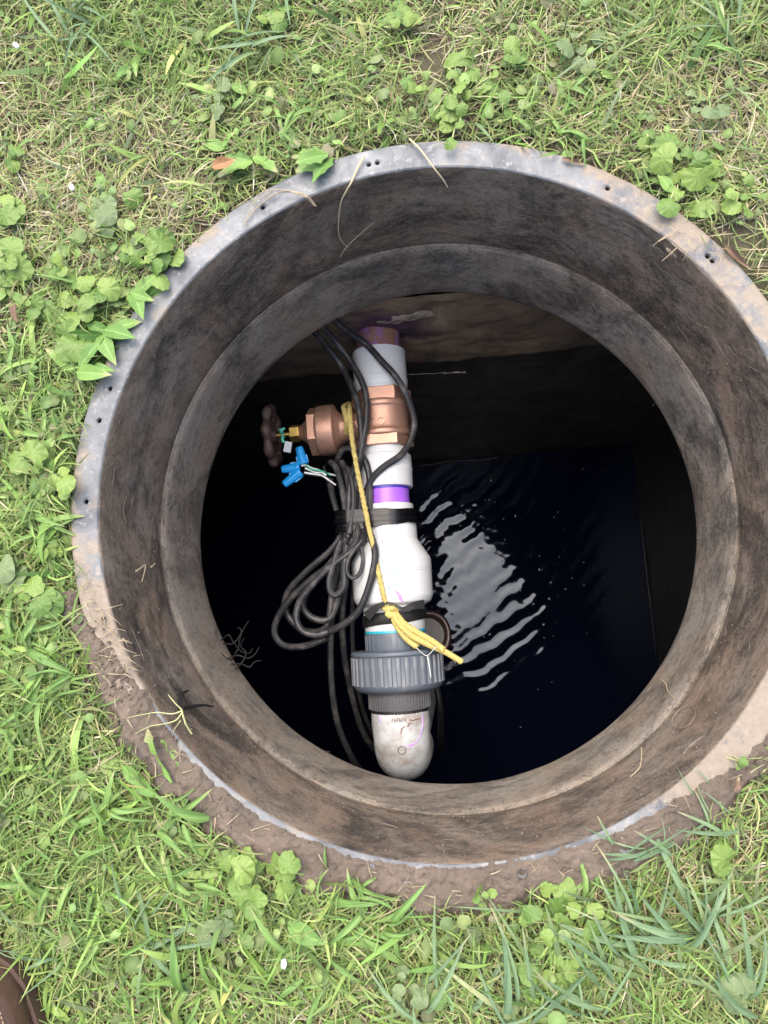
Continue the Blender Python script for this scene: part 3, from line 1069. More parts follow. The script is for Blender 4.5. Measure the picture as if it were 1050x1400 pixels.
tape = thing('electrical_tape', 'shiny black tape wrapped round cables and pipe above the check valve body', 'tape', P(520, 712, ZT))
k_ = sc_at(712)
CSET = [(0, 0, 37 * k_), (-49 * k_, .012, 22 * k_)]
for i, (yc, w_, sl) in enumerate(((704, 9, .03), (709, 9, -.05), (713, 8, .03), (717.5, 8, -.10))):
    m_ = MB(); rs = []
    for s, ex in ((-1, -.0002), (-.96, .0005), (-.3, .0004), (.3, .0005), (.96, .0005), (1, -.0002)):
        ring = []
        for u, w in hull_band(CSET, (.0024, .0012, .0030, .0018)[i] + ex):
            yy = yc + s * w_ / 2 + u / k_ * sl + 1.2 * math.sin(u * 120 + i * 2)
            ring.append(PIPE_A + E1 * along(yy) + E2 * u + E3 * w)
        rs.append(ring)
    m_.rings(rs)
    m_.build('wrap', M['tape'], tape, angle=60)

strap = thing('black_strap', 'flat black band tied round the check valve neck, holding the rope knot', 'strap', P(540, 845, ZT))
k_ = sc_at(845)
m_ = MB(); rs = []
for s, ex in ((-1, 0), (-.9, .0012), (.9, .0012), (1, 0)):
    ring = []
    for u, w in hull_band([(0, 0, 42 * k_)], .0008 + ex):
        yy = 844 + s * 8 - u / k_ * .09 + .8 * math.sin(u * 90)
        ring.append(PIPE_A + E1 * along(yy) + E2 * u + E3 * w)
    rs.append(ring)
m_.rings(rs); m_.build('band', M['strap'], strap, angle=60)
m_ = MB()
for pts_ in ([(501, 843), (513, 832), (521, 827), (528, 824.5), (536, 825), (545, 830), (553, 833), (566, 828), (580, 826)],):
    pp = spline([P(x, y, ZT + .020 - .0000095 * (x - 536) ** 2) for x, y in pts_], 6)
    fl_ = []
    wd = np.interp(np.linspace(0, 1, len(pp)), [0, .25, .45, .6, .75, 1], [6.5, 3, 1.0, 1.2, 3.5, 6]) * .001
    rs = []
    for i, p_ in enumerate(pp):
        t_ = (pp[min(i + 1, len(pp) - 1)] - pp[max(i - 1, 0)]).normalized(); s_ = t_.cross(E3).normalized()
        rs.append([p_ + s_ * wd[i] + E3 * .0006, p_ - s_ * wd[i] + E3 * .0006, p_ - s_ * wd[i] - E3 * .0006, p_ + s_ * wd[i] - E3 * .0006])
    m_.rings(rs, True, True, True)
m_.build('loop', M['strap'], strap, angle=60)


def rope_tube(m_, pts_, r, per=.011, taper_end=False):
    """three strands twisted round the path"""
    pp = spline(pts_, 14)
    L_ = [0]
    for a, b_ in zip(pp, pp[1:]): L_.append(L_[-1] + (b_ - a).length)
    T_ = [(pp[min(i + 1, len(pp) - 1)] - pp[max(i - 1, 0)]).normalized() for i in range(len(pp))]
    u = T_[0].orthogonal().normalized(); fr = []
    for t_ in T_:
        u = (u - t_ * u.dot(t_)).normalized(); fr.append((u.copy(), t_.cross(u)))
    for s in range(3):
        q = []
        for i, p_ in enumerate(pp):
            a = 2 * PI * (L_[i] / per + s / 3)
            q.append(p_ + (fr[i][0] * math.cos(a) + fr[i][1] * math.sin(a)) * r * .52)
        m_.tube(q, r * .56, 7)


rope = thing('yellow_rope', 'yellow twisted rope tied from the bronze valve neck down to the check valve', 'rope', P(500, 640, ZT))
nz_top = ZP + .034
m_ = MB()
rope_tube(m_, [P(477, 603, ZP - .03), P(474, 592, ZP + .018), P(474, 575, ZP + .039), P(471, 562, ZP + .026), P(470, 556, ZP - .01), P(478, 552, ZP - .035)], .0036)
m_.build('neck_loop', M['rope'], rope)
m_ = MB()
rope_tube(m_, [P(478, 556, ZP - .01), P(478, 562, ZP + .028), P(479, 578, ZP + .044), P(481, 598, ZP + .045), P(487, 635, ZT + .014), P(494, 670, ZT + .020), P(501, 705, ZT + .022), P(511, 752, ZT + .022),
               P(520, 795, ZT + .024), P(527, 824, ZT + .016), P(532, 832, ZT + .010)], .0036)
m_.build('main_line', M['rope'], rope)
m_ = MB()
rope_tube(m_, [P(523, 829, ZT + .008), P(530, 833, ZT + .014), P(540, 831, ZT + .012), P(541, 836, ZT + .008), P(531, 839, ZT + .014), P(533, 842, ZT + .014), P(543, 841, ZT + .010)], .0038, .008)
m_.build('knot', M['rope'], rope)
TAILS = [[(536, 838, .010), (541, 853, .012), (551, 868, .012), (560, 877, .012), (570, 884, .014)],
         [(538, 838, .012), (545, 852, .016), (562, 869, .017), (585, 881, .018), (610, 892, .016), (631, 905, .014)],
         [(541, 838, .010), (552, 852, .014), (568, 863, .016), (590, 876, .020), (606, 888, .020)]]
for tl in TAILS:
    m_ = MB(); rope_tube(m_, [P(x, y, ZT + dz) for x, y, dz in tl], .0040)
    m_.build('tail', M['rope'], rope)
m_ = MB()
m_.tube(spline([P(569, 885, ZT + .016), P(577, 893, ZT + .018), P(584, 896, ZT + .020), P(592, 889, ZT + .023), P(599, 880, ZT + .022)]), .0004, 5)
m_.tube(spline([P(584, 896, ZT + .021), P(586, 905, ZT + .025), P(588, 918, ZT + .026), P(589, 926, ZT + .024)]), .0005, 5)
m_.build('loose_fibre', M['white_wire'], rope)


def cable(name, label, pts_, r=.0046, parent=None, mat='cable', n=10, group=None):
    m_ = MB(); m_.tube(spline([P(x, y, ZP + dz) for x, y, dz in pts_], 8), r, n)
    o_ = m_.build(name, M[mat], parent)
    if parent is None: tag(o_, label, 'cable', group)
    return o_


GB = 'black cables in the tank'
cable('electrical_cable', 'black cable arching over the white top adapter and right of the bronze valve',
      [(444, 424, .10), (463, 443, .075), (479, 456, .056), (500, 470, .040), (522, 494, .046), (541, 515, .046), (556, 541, .040), (566, 574, .030), (562, 600, .030), (548, 622, .036), (525, 638, .042), (509, 654, .036), (502, 672, .030), (500, 700, .026), (500, 735, .026)], .0046, group=GB)
cable('electrical_cable', 'black cable from the end wall crossing the valve body, right one of the pair',
      [(418, 424, .10), (440, 446, .075), (458, 466, .052), (478, 492, .040), (494, 520, .044), (501, 545, .045), (501, 575, .046), (497, 600, .046), (493, 622, .044), (488, 650, .034), (486, 690, .030), (485, 735, .030)], .0044, group=GB)
cable('electrical_cable', 'black cable from the end wall crossing the valve body, left one of the pair',
      [(408, 432, .10), (430, 454, .070), (449, 477, .044), (466, 500, .030), (480, 528, .036), (489, 552, .042), (493, 580, .045), (494, 605, .045), (489, 628, .040), (480, 655, .030), (477, 690, .028), (476, 735, .028)], .0044, group=GB)
coil = thing('cable_coil', 'hanging coil of black pump cable strapped to the left of the check valve', 'cable coil', P(450, 800, ZP))
LOOPS = [
    # big outer loop
    [(499, 690, .020), (498, 722, .030), (492, 742, .042), (466, 764, .046), (428, 790, .040), (396, 820, .030), (378, 848, .022), (376, 868, .020), (388, 882, .020), (412, 884, .024), (438, 876, .030), (446, 872, .032)],
    [(440, 866, .030), (466, 856, .040), (488, 838, .050), (500, 815, .056), (509, 785, .060), (513, 758, .060), (509, 738, .052), (500, 715, .040)],
    # second loop
    [(489, 700, .026), (489, 730, .038), (478, 752, .044), (450, 776, .046), (426, 800, .044), (410, 822, .042), (405, 845, .042), (413, 862, .042), (432, 868, .042), (448, 864, .040)],
    # third loop, behind
    [(468, 700, .012), (466, 730, .014), (452, 752, .014), (420, 780, .010), (396, 806, .006), (389, 828, .004), (398, 848, .004), (416, 862, .006), (440, 862, .010), (450, 845, .014), (456, 800, .018), (470, 750, .022), (478, 700, .024)],
    # inner short arc
    [(474, 705, .02), (474, 735, .024), (452, 770, .026), (424, 802, .022), (414, 826, .018), (424, 843, .016), (444, 848, .016), (456, 838, .016), (466, 800, .018), (476, 760, .022), (488, 715, .022)],
]
for L_ in LOOPS:
    m_ = MB(); m_.tube(spline([P(x, y, ZP + dz) for x, y, dz in L_], 8), .0047, 10)
    m_.build('loop', M['cable'], coil)
m_ = MB(); m_.tube(spline([P(x, y, ZP + dz) for x, y, dz in [(466, 740, .045), (455, 775, .046), (450, 798, .048), (454, 812, .048), (462, 812, .048), (470, 800, .048), (470, 780, .046), (473, 745, .044)]], 8), .0046, 10)
m_.build('loop', M['cable'], coil)
m_ = MB(); m_.tube(spline([P(x, y, ZP + dz) for x, y, dz in [(494, 740, .048), (478, 762, .05), (474, 780, .05), (481, 790, .05), (491, 785, .05), (496, 768, .05), (494, 748, .05)]], 8), .0026, 10)
m_.build('loop', M['cable'], coil)
# bundle above the tape: cable bends looping back at the top
BUN = [
    [(452, 632, .010), (460, 640, .022), (467, 665, .030), (471, 690, .030), (472, 722, .030)],
    [(450, 655, -.004), (455, 680, .006), (462, 705, .012), (466, 725, .012)],
    [(461, 630, .006), (466, 618, .016), (477, 613, .020), (487, 620, .018), (494, 632, .014), (499, 655, .012), (501, 690, .012), (502, 722, .012)],
    [(467, 632, .010), (473, 645, .020), (477, 668, .026), (479, 695, .026), (480, 722, .028)],
    [(475, 640, .026), (481, 655, .032), (484, 680, .034), (482, 705, .034), (478, 730, .036)],
    [(494, 622, .030), (501, 634, .034), (505, 652, .034), (506, 680, .030), (506, 705, .028), (503, 740, .030)],
    [(482, 640, .016), (489, 665, .022), (492, 700, .024), (492, 730, .026)],
]
for L_ in BUN:
    m_ = MB(); m_.tube(spline([P(x, y, ZP + dz) for x, y, dz in L_], 8), .0045, 10)
    m_.build('bend', M['cable'], coil)
cable('electrical_cable', 'leftmost black cable hanging from the coil towards the bottom rim',
      [(468, 735, .012), (462, 780, .008), (455, 830, .0), (452, 880, -.01), (454, 940, -.02), (462, 990, -.04), (478, 1030, -.06), (492, 1052, -.09), (510, 1075, -.15), (530, 1085, -.25)], .0044, group=GB)
cable('electrical_cable', 'black cable hanging just left of the grey union',
      [(480, 735, .010), (474, 790, .004), (468, 840, -.01), (470, 890, -.03), (480, 945, -.06), (494, 995, -.09), (512, 1025, -.12), (530, 1040, -.18), (550, 1045, -.4)], .0044, group=GB)
cable('electrical_cable', 'thin dark cable seen between hanging cable and union tailpiece',
      [(486, 735, .0), (483, 800, -.02), (482, 880, -.05), (490, 945, -.08), (503, 990, -.12), (520, 1015, -.18), (545, 1030, -.35)], .0035, group=GB)

# splice with blue connectors
spl = thing('wire_splice', 'stripped wires twisted together under three blue connectors beside the valve', 'wire splice', P(412, 645, ZP + .01))
W1 = [[(459, 650, .005), (450, 648, .012), (442, 646, .014), (432, 646, .016), (424, 643, .016), (417, 640, .018)], [(459, 663, .004), (449, 656, .010), (440, 650, .012), (428, 648, .014), (416, 646, .016)],
      [(446, 650, .016), (436, 643, .018), (426, 640, .018), (418, 636, .020), (412, 637, .02)]]
for L_ in W1:
    m_ = MB(); m_.tube(spline([P(x, y, ZP + dz) for x, y, dz in L_], 6), .0013, 8); m_.build('white_wire', M['white_wire'], spl)
for L_ in ([(452, 650, .010), (443, 645, .018), (434, 643, .019), (425, 641, .020), (417, 635, .020)],):
    m_ = MB(); m_.tube(spline([P(x, y, ZP + dz) for x, y, dz in L_], 6), .0013, 8); m_.build('green_wire', M['green_wire'], spl)
for L_ in ([(456, 656, .006), (443, 652, .010), (430, 650, .010), (414, 648, .012), (408, 650, .012)], [(446, 647, .016), (443, 640, .02), (444, 637, .022)]):
    m_ = MB(); m_.tube(spline([P(x, y, ZP + dz) for x, y, dz in L_], 6), .0013, 8); m_.build('black_wire', M['cable'], spl)
for (x0, y0, x1, y1) in ((415, 635, 409, 611), (410, 639, 385, 642), (411, 645, 388, 663)):
    a, b_ = P(x0, y0, ZP + .020), P(x1, y1, ZP + .022)
    L_ = (b_ - a).length
    m_ = MB()
    m_.lathe(chamfer([(0, .004), (0, .0074), (L_ * .18, .0076), (L_ * .22, .0070), (L_ * .9, .0054), (L_, .0044), (L_, .002)], .0007), a, b_ - a, E3, 24, True, lambda aa, t: 1 + .05 * math.cos(aa * 6))
    m_.build('wire_connector', M['blue_plastic'], spl)
    # two grip wings
    m_ = MB(); dv = (b_ - a).normalized(); sdv = dv.cross(E3).normalized()
    m_.box(a + dv * L_ * .28, L_ * .42, .0158, .0028, (dv, sdv, E3)); m_.build('grip_wing', M['blue_plastic'], spl)

tg = thing('valve_tag', 'green tie with a small white tag on the valve stem', 'tag', P(385, 600, ZP + .008))
m_ = MB(); sp_ = VB + VE * vt(386)
m_.tube([sp_ + (E3 * math.cos(a) + VE.cross(E3) * math.sin(a)) * .0045 + VE * .001 * math.sin(a) for a in np.linspace(0, 2 * PI, 20, endpoint=False)], .0014, 8, loop=True)
m_.tube(spline([sp_ + E3 * .005, P(384, 590, ZP + .010), P(389, 585, ZP + .012)]), .0019, 6)
m_.tube(spline([sp_ + E3 * .005, P(385, 588, ZP + .010), P(382, 587, ZP + .010)]), .0017, 6)
m_.tube(spline([sp_ + E3 * .004, P(386, 600, ZP + .007), P(388, 605, ZP + .006)]), .0019, 6)
m_.build('tie', M['green_tie'], tg)
m_ = MB(); c = P(393.5, 611, ZP + .006); d1 = (P(391, 620, ZP) - P(395, 603, ZP)).normalized(); d2 = d1.cross(E3).normalized()
d1b = (d1 + E3 * -.2).normalized()
m_.box(c, .015, .0105, .0008, (d1b, d2, d1b.cross(d2)))
for kk in (-.004, 0, .004):
    m_.box(c + d1b * kk + E3 * .0007, .0006, .009, .0006, (d1b, d2, d1b.cross(d2)))
m_.build('tag_plate', M['white_tag'], tg)

# rimmed round body, brown with a grey cap, behind the union and a corrugated hose going down
fl_ = thing('rimmed_body', 'dark brown rimmed round body half hidden behind the grey union', 'float', P(585, 868, -.56))
fc = P(585, 868, -.545); kf = (CAM.z + .545) / F
m_ = MB(); m_.lathe(chamfer([(-.06, .010), (-.055, .028), (-.02, .037), (.004, .038), (.010, .034), (.008, .028), (.003, .0265), (-.004, .026)], .002), fc, Vector((.25, .1, 1)), E1, 48, True, lambda a, t: 1 + .03 * math.sin(3 * a))
m_.build('shell', M['rim_brown'], fl_, angle=60)
m_ = MB(); m_.lathe([(-.004, .027), (.002, .0255), (.005, .015), (.006, .001)], fc, Vector((.25, .1, 1)), E1, 36)
m_.build('cap', M['dull_grey'], fl_, angle=60)
m_ = MB()
pp = spline([P(578, 880, -.50), P(596, 935, -.50), P(603, 985, -.52), P(600, 1030, -.62), P(598, 1035, -1.0)], 30)
m_.tube(pp, .0048, 12)
ho = m_.build('black_hose', M['hose'], angle=25); tag(ho, 'thin black hose going down right of the white elbow', 'hose')


# ================================================================== ROOTS, STEMS ON THE RIM
def strand(name, label, cat, lines, mat, rs_):
    m_ = MB()
    for i, L_ in enumerate(lines):
        pts_ = spline(L_, 6)
        r0 = rs_[i] if hasattr(rs_, '__len__') else rs_
        m_.tube(pts_, [r0 * (1 - .6 * k / len(pts_)) for k in range(len(pts_))], 6)
    o_ = m_.build(name, M[mat]); tag(o_, label, cat)
    return o_


def WP(lst, off=.003): return [wall_pt(x, y, off) for x, y in lst]


strand('root_tuft', 'tangled dark roots poking into the hole from the left wall', 'roots',
       [WP([(302, 893), (309, 900), (316, 903)], .001) + [P(322, 893, -.235), P(326, 885, -.24), P(328, 873, -.245), P(333, 860, -.25), P(340, 849, -.255)],
        [wall_pt(306, 880, .001), P(318, 880, -.23), P(326, 872, -.235), P(330, 862, -.24), P(325, 858, -.24)],
        [wall_pt(312, 900, .001), P(325, 896, -.24), P(338, 900, -.245), P(348, 895, -.25), P(354, 885, -.25)],
        [wall_pt(316, 908, .001), P(330, 908, -.245), P(341, 912, -.25), P(348, 905, -.25), P(357, 903, -.25)],
        [wall_pt(322, 915, .001), P(332, 904, -.24), P(336, 892, -.245), P(329, 883, -.25), P(334, 872, -.25)],
        [wall_pt(303, 875, .001), P(312, 868, -.23), P(318, 876, -.235), P(329, 890, -.24), P(341, 893, -.25), P(345, 886, -.25)]], 'root', .0011)
strand('bent_root', 'short bent black root lying on the lower left wall', 'root',
       [WP([(247, 968), (246, 955), (251, 947), (258, 944)], .004), WP([(248, 969), (262, 966), (278, 964), (291, 966)], .004)], 'root', .0022)
strand('dry_root_strand', 'long pale root hanging down the upper left wall', 'root',
       [[P(498, 213, .006), P(488, 232, .005)] + WP([(480, 250), (473, 262), (466, 277), (463, 300), (463, 318), (468, 331), (476, 338)], .003),
        WP([(476, 335), (470, 343), (465, 352)], .002), WP([(478, 333), (490, 322), (510, 305)], .001)], 'dry_stem', [.0011, .0007, .0005])
strand('dry_straw', 'single pale straw lying across the top rim', 'stem', [[P(560, 190, .006), P(575, 205, .008), P(592, 228, .007), P(606, 246, -.004), P(612, 256, -.012)]], 'dry_stem', .0010)
strand('dry_grass_wisp', 'bundle of pale dry straw on the upper left flange', 'stem',
       [[P(430, 281, -.004), P(415, 266, .006), P(395, 262, .008), P(375, 266, .007), P(350, 285, .005), P(335, 305, .004)],
        [P(420, 270, .005), P(390, 260, .01), P(360, 262, .010), P(345, 275, .008)], [P(372, 262, .008), P(350, 275, .008), P(340, 290, .006), P(333, 312, .004)],
        [P(432, 282, -.006), P(422, 270, .004), P(408, 266, .006)]], 'old_straw', [.0009, .0007, .0006, .0008])
strand('pulled_grass_sprig', 'pale uprooted grass sprig lying on mud at the lower left rim', 'stem',
       [[P(254, 990, .012), P(250, 978, .014), P(248, 970, .014), P(240, 962, .015), P(230, 950, .014)], [P(248, 972, .013), P(235, 976, .012), P(215, 974, .010), P(195, 977, .008), P(172, 982, .006)],
        [P(249, 974, .013), P(240, 985, .012), P(222, 990, .010), P(205, 993, .009), P(185, 1003, .007)], [P(205, 974, .010), P(203, 982, .008), P(200, 990, .006)], [P(262, 1003, .006), P(254, 990, .012), P(249, 976, .013)],
        [P(247, 985, .012), P(238, 998, .011), P(238, 1003, .009)]], 'pale_stem', [.0009, .0007, .0007, .0004, .0009, .0004])
strand('twig', 'small forked pale twig on the left inner wall', 'twig', [WP([(186, 781), (192, 777), (199, 773), (194, 795)], .003), WP([(207, 775), (212, 770)], .003)], 'dry_stem', .0009)
strand('fine_root_strands', 'thin curved rootlets clinging to the lower right wall', 'root', [WP([(877, 1022), (877, 1035), (874, 1050), (862, 1062)], .002), WP([(903, 928), (910, 935), (913, 945), (922, 955), (930, 962)], .002)], 'dry_stem', .0006)
strand('rim_rootlets', 'dark rootlets crossing the right flange near twin screw holes', 'root',
       [[P(900, 330, .004), P(915, 322, .005), P(930, 312, .007), P(945, 318, .007), P(960, 330, .006)], [P(893, 336, -.01), P(905, 326, .003), P(912, 322, .005)], [P(968, 345, .005), P(985, 350, .006), P(978, 372, .005), P(966, 368, .004)],
        [P(985, 390, .004), P(1000, 388, .005), P(1018, 385, .006)]], 'old_straw', [.0005, .0007, .0004, .0004])
# straw caught on the left flange
lines = []
R3 = random.Random(3)
for k in range(150):
    t = R3.random()
    if k > 70:
        th_ = math.radians(R3.uniform(205, 318)); r_ = R3.uniform(.312, .350)
        q_ = to_px(np.array([r_ * math.cos(th_)]), np.array([r_ * math.sin(th_)]), np.array([.004])); px, py = float(q_[0][0]), float(q_[1][0])
    elif k < 56: px, py = 108 + 72 * t + R3.gauss(0, 6), 790 + 130 * t + R3.gauss(0, 10)
    else: px, py = R3.uniform(900, 1000), R3.uniform(300, 350)
    a = R3.gauss(1.0, .8) if k <= 70 else R3.uniform(0, 6.28); L_ = R3.uniform(8, 30)
    lines.append([P(px, py, .004 + .008 * R3.random()), P(px + L_ * .5 * math.cos(a) + R3.gauss(0, 2), py + L_ * .5 * math.sin(a), .005 + .006 * R3.random()), P(px + L_ * math.cos(a), py + L_ * math.sin(a), .003)])
st = strand('straw_litter', 'pale dry straw bits caught along the left flange and mud', 'straw', lines, 'old_straw', [R3.uniform(.0003, .0006) for _ in lines])
del st['category']; st['kind'] = 'stuff'

# hair roots and grit clinging to the riser walls
mb = MB(); R5 = random.Random(21)
for k in range(150):
    a = R5.uniform(0, 2 * PI); z = -.01 - .245 * R5.random()
    L_ = R5.uniform(.005, .030); sl = R5.gauss(0, .9); cv_ = R5.gauss(0, 14)
    pts_ = []
    for q in range(6):
        t = q / 5
        aa = a + L_ * t * math.cos(sl + cv_ * L_ * t) / .3; zz = z + L_ * t * math.sin(sl + cv_ * L_ * t)
        rr = R_TOP - .0012 - .0075 * min(1, max(0, -zz / .25)) - .0014 * abs(math.sin(t * 3 + k))
        if zz < Z_SEAM + .002: rr = min(rr, .2985 if zz < -.165 else .2998)
        pts_.append(Vector((rr * math.cos(aa), rr * math.sin(aa), min(zz, -.004))))
    mb.tube(pts_, R5.choice((.00018, .00022, .0003)), 4)
for k in range(900):
    a = R5.uniform(0, 2 * PI); z = -.008 - .25 * R5.random(); r_ = R5.choice((.0003, .0004, .0006, .0009))
    if R5.random() < .35: a = R5.gauss(-1.2, .7)
    rr = R_TOP - .0008 - .0072 * min(1, -z / .25)
    if z < Z_SEAM: rr = min(rr, .2990)
    c = Vector((rr * math.cos(a), rr * math.sin(a), z))
    mb.lathe([(-r_, r_ * .4), (0, r_), (r_, r_ * .4)], c, Vector((-math.cos(a), -math.sin(a), .3)), E3, 5)
wf = mb.build('wall_grit', M['wall_fibre']); tag(wf, 'hair roots and grit clinging to the riser wall', None, kind='stuff')

# ================================================================== LAWN
def gauss(px, py, blobs):
    o_ = np.zeros_like(px)
    for cx, cy, sx, sy, a in blobs: o_ += a * np.exp(-.5 * (((px - cx) / sx) ** 2 + ((py - cy) / sy) ** 2))
    return o_


DRY = [(140, 235, 150, 80, .9), (30, 120, 50, 90, .9), (40, 380, 60, 70, .7), (330, 120, 60, 60, .3), (840, 130, 120, 60, .9), (1010, 220, 60, 130, 1.2), (990, 110, 50, 40, .6),
       (520, 95, 70, 50, .9), (650, 30, 90, 30, .9), (1010, 1270, 50, 130, .9), (860, 1230, 60, 60, .5), (240, 1130, 60, 60, .3), (480, 1385, 140, 30, .7), (200, 1370, 60, 40, .6), (230, 300, 60, 50, .6)]
GRN = [(150, 50, 90, 50, .9), (970, 40, 100, 45, 1.1), (430, 130, 110, 80, .4), (60, 880, 90, 200, .9), (140, 1200, 150, 150, .8), (880, 1300, 140, 90, .8), (480, 1260, 100, 60, .6), (150, 450, 70, 60, .6), (760, 170, 60, 50, .5), (930, 260, 70, 40, .6), (60, 650, 60, 120, .6)]
BARE = [(590, 88, 30, 34, 1.2), (1030, 350, 35, 45, 1.0), (40, 65, 16, 40, .9), (205, 990, 60, 35, 1.0), (300, 1120, 50, 30, .7), (560, 1215, 120, 25, .7), (870, 180, 30, 25, .3), (1000, 80, 20, 25, .5), (25, 435, 14, 14, .6), (240, 1040, 50, 40, .5)]


def soil_lim(th):
    d = np.degrees(th) % 360
    return np.interp(d, [0, 60, 150, 190, 200, 212, 235, 262, 285, 300, 320, 345, 360], [.334, .333, .333, .333, .333, .339, .336, .340, .338, .336, .333, .334, .334])


VIEW = (-.36, .33, -.50, .47)


def scatter(n, weight, margin_keep=.30):
    """base points in and round the picture, thinned by a weight of the photo position"""
    x = rng.uniform(-.78, .72, n); y = rng.uniform(-.88, .80, n)
    r = np.hypot(x, y); th = np.arctan2(y, x)
    px, py = to_px(x, y, 0 * x)
    w = weight(px, py)
    ins = (px > -60) & (px < 1110) & (py > -60) & (py < 1460)
    w = np.where(ins, w, w * margin_keep)
    lim = soil_lim(th) + .004 * np.sin(th * 37) + .004 * np.sin(th * 61 + 1)
    k = (rng.random(n) < w) & (r > lim)
    return x[k], y[k], px[k], py[k]


def ground_z(x, y):
    return np.array([ground_h(a, b_) for a, b_ in zip(x, y)])


def blades(name, x, y, z0, L, W, head, lift, droop, bend, cols, mat, S=4, cup=0.0, tipvar=None):
    """one ribbon per base point; all arrays of length n"""
    n = len(x); s = np.linspace(0, 1, S + 1)
    pos = np.zeros((n, S + 1, 3)); pos[:, 0] = np.stack([x, y, z0], 1)
    hd = head.copy()
    wid = np.zeros((n, S + 1)); side = np.zeros((n, S + 1, 3))
    roll = rng.normal(0, .5, n)
    for i in range(S + 1):
        el = lift - droop * s[i]
        h = head + bend * s[i]
        if i:
            pos[:, i] = pos[:, i - 1] + (L / S)[:, None] * np.stack([np.cos(h) * np.cos(el), np.sin(h) * np.cos(el), np.sin(el)], 1)
        wid[:, i] = W * np.clip(min(1, .55 + s[i] * 2.2), 0, 1) * (1 - s[i] ** 2.2) ** .8 if i < S else W * .06
        sd_ = np.stack([-np.sin(h) * np.cos(roll), np.cos(h) * np.cos(roll), np.sin(roll)], 1)
        side[:, i] = sd_
    floor = (z0 - .002)[:, None]
    pos[:, :, 2] = np.maximum(pos[:, :, 2], floor + .0015 * s[None, :])
    # keep away from the open hole
    tr = np.hypot(pos[:, -1, 0], pos[:, -1, 1])
    keep = (tr > .318) | (rng.random(n) < .012)
    a = pos - side * wid[:, :, None] / 2; b_ = pos + side * wid[:, :, None] / 2
    a[:, :, 2] = np.maximum(a[:, :, 2], floor); b_[:, :, 2] = np.maximum(b_[:, :, 2], floor)
    v = np.stack([a, b_], 2)[keep].reshape(-1, 3)
    m = keep.sum()
    base = (np.arange(m) * 2 * (S + 1))[:, None]
    fs = []
    for i in range(S):
        q = np.array([2 * i, 2 * i + 1, 2 * i + 3, 2 * i + 2])
        fs.append(base + q[None, :])
    f = np.concatenate(fs, 0)
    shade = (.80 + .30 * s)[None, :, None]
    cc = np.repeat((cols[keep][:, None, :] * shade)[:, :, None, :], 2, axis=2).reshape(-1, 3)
    o_ = obj(name, np_mesh(name, v, f, np.clip(cc, 0, 1)), M[mat])
    return o_


def pal(n, entries):
    """pick from weighted base colours with jitter"""
    w = np.array([e[0] for e in entries]); c = np.array([e[1] for e in entries])
    k = rng.choice(len(w), n, p=w / w.sum())
    c = c * np.where(c[:, 1:2] > c[:, 0:1] * 1.02, np.array([[.97, .96, .84]]), np.array([[.92, .92, .92]]))
    out = c[k] * (1 + rng.normal(0, .20, (n, 1))) * (1 + rng.normal(0, .05, (n, 3)))
    return np.clip(out, .01, .9)


def wdry(px, py): return np.clip((.21 + gauss(px, py, DRY) * .64) * (1 - np.clip(gauss(px, py, BARE), 0, .93)), 0.02, 1)


def wgrn(px, py): return np.clip((.46 + gauss(px, py, GRN) * .6 - .22 * gauss(px, py, DRY)) * (1 - np.clip(gauss(px, py, BARE), 0, .96)), 0.02, 1)


# dry thatch lying on the soil
x, y, px, py = scatter(210000, wdry)
n = len(x)
c = pal(n, [(4, (.40, .355, .20)), (3, (.47, .42, .27)), (1.2, (.30, .25, .14)), (4, (.34, .36, .16)), (.7, (.22, .16, .10)), (1, (.56, .51, .39))])
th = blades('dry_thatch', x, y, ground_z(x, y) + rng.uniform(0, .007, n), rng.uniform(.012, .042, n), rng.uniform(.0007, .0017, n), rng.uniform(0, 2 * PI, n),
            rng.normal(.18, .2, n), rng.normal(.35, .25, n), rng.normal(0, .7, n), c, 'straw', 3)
tag(th, 'pale dry grass thatch matted over the soil', None, kind='stuff')
# short fine lawn grass
x, y, px, py = scatter(300000, wgrn)
n = len(x)
c = pal(n, [(4, (.190, .280, .085)), (3, (.240, .330, .110)), (3, (.145, .240, .080)), (2, (.290, .340, .140)), (3, (.195, .330, .080)), (1, (.34, .35, .16))])
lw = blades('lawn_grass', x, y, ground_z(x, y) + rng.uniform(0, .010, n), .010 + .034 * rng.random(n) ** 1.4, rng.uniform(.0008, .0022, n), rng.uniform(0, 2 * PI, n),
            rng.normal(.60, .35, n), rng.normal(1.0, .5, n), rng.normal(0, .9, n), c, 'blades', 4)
tag(lw, 'short fine green lawn grass', None, kind='stuff')
# wider blades, by region
WIDE = [(60, 880, 90, 190, 1.0), (150, 1200, 150, 130, .9), (470, 1270, 110, 60, .7), (120, 460, 70, 60, .4), (450, 110, 110, 70, .30), (760, 180, 60, 50, .45), (120, 60, 90, 50, .5), (60, 640, 70, 120, .6), (300, 1330, 200, 60, .6)]
x, y, px, py = scatter(30000, lambda px, py: np.clip((.05 + gauss(px, py, WIDE) * .55) * (1 - np.clip(gauss(px, py, BARE), 0, .97)), 0.01, 1))
n = len(x)
c = pal(n, [(4, (.180, .315, .070)), (3, (.235, .375, .095)), (2, (.290, .410, .120)), (1.5, (.115, .220, .058)), (1, (.34, .38, .14))])
wg = blades('wide_grass', x, y, ground_z(x, y) + rng.uniform(.002, .010, n), rng.uniform(.014, .055, n), .0018 + .0058 * rng.random(n) ** 1.7, rng.uniform(0, 2 * PI, n),
            rng.normal(.55, .25, n), rng.normal(1.0, .35, n), rng.normal(0, .5, n), c, 'blades', 6)
tag(wg, 'broad bright green crabgrass blades through the lawn', None, kind='stuff')
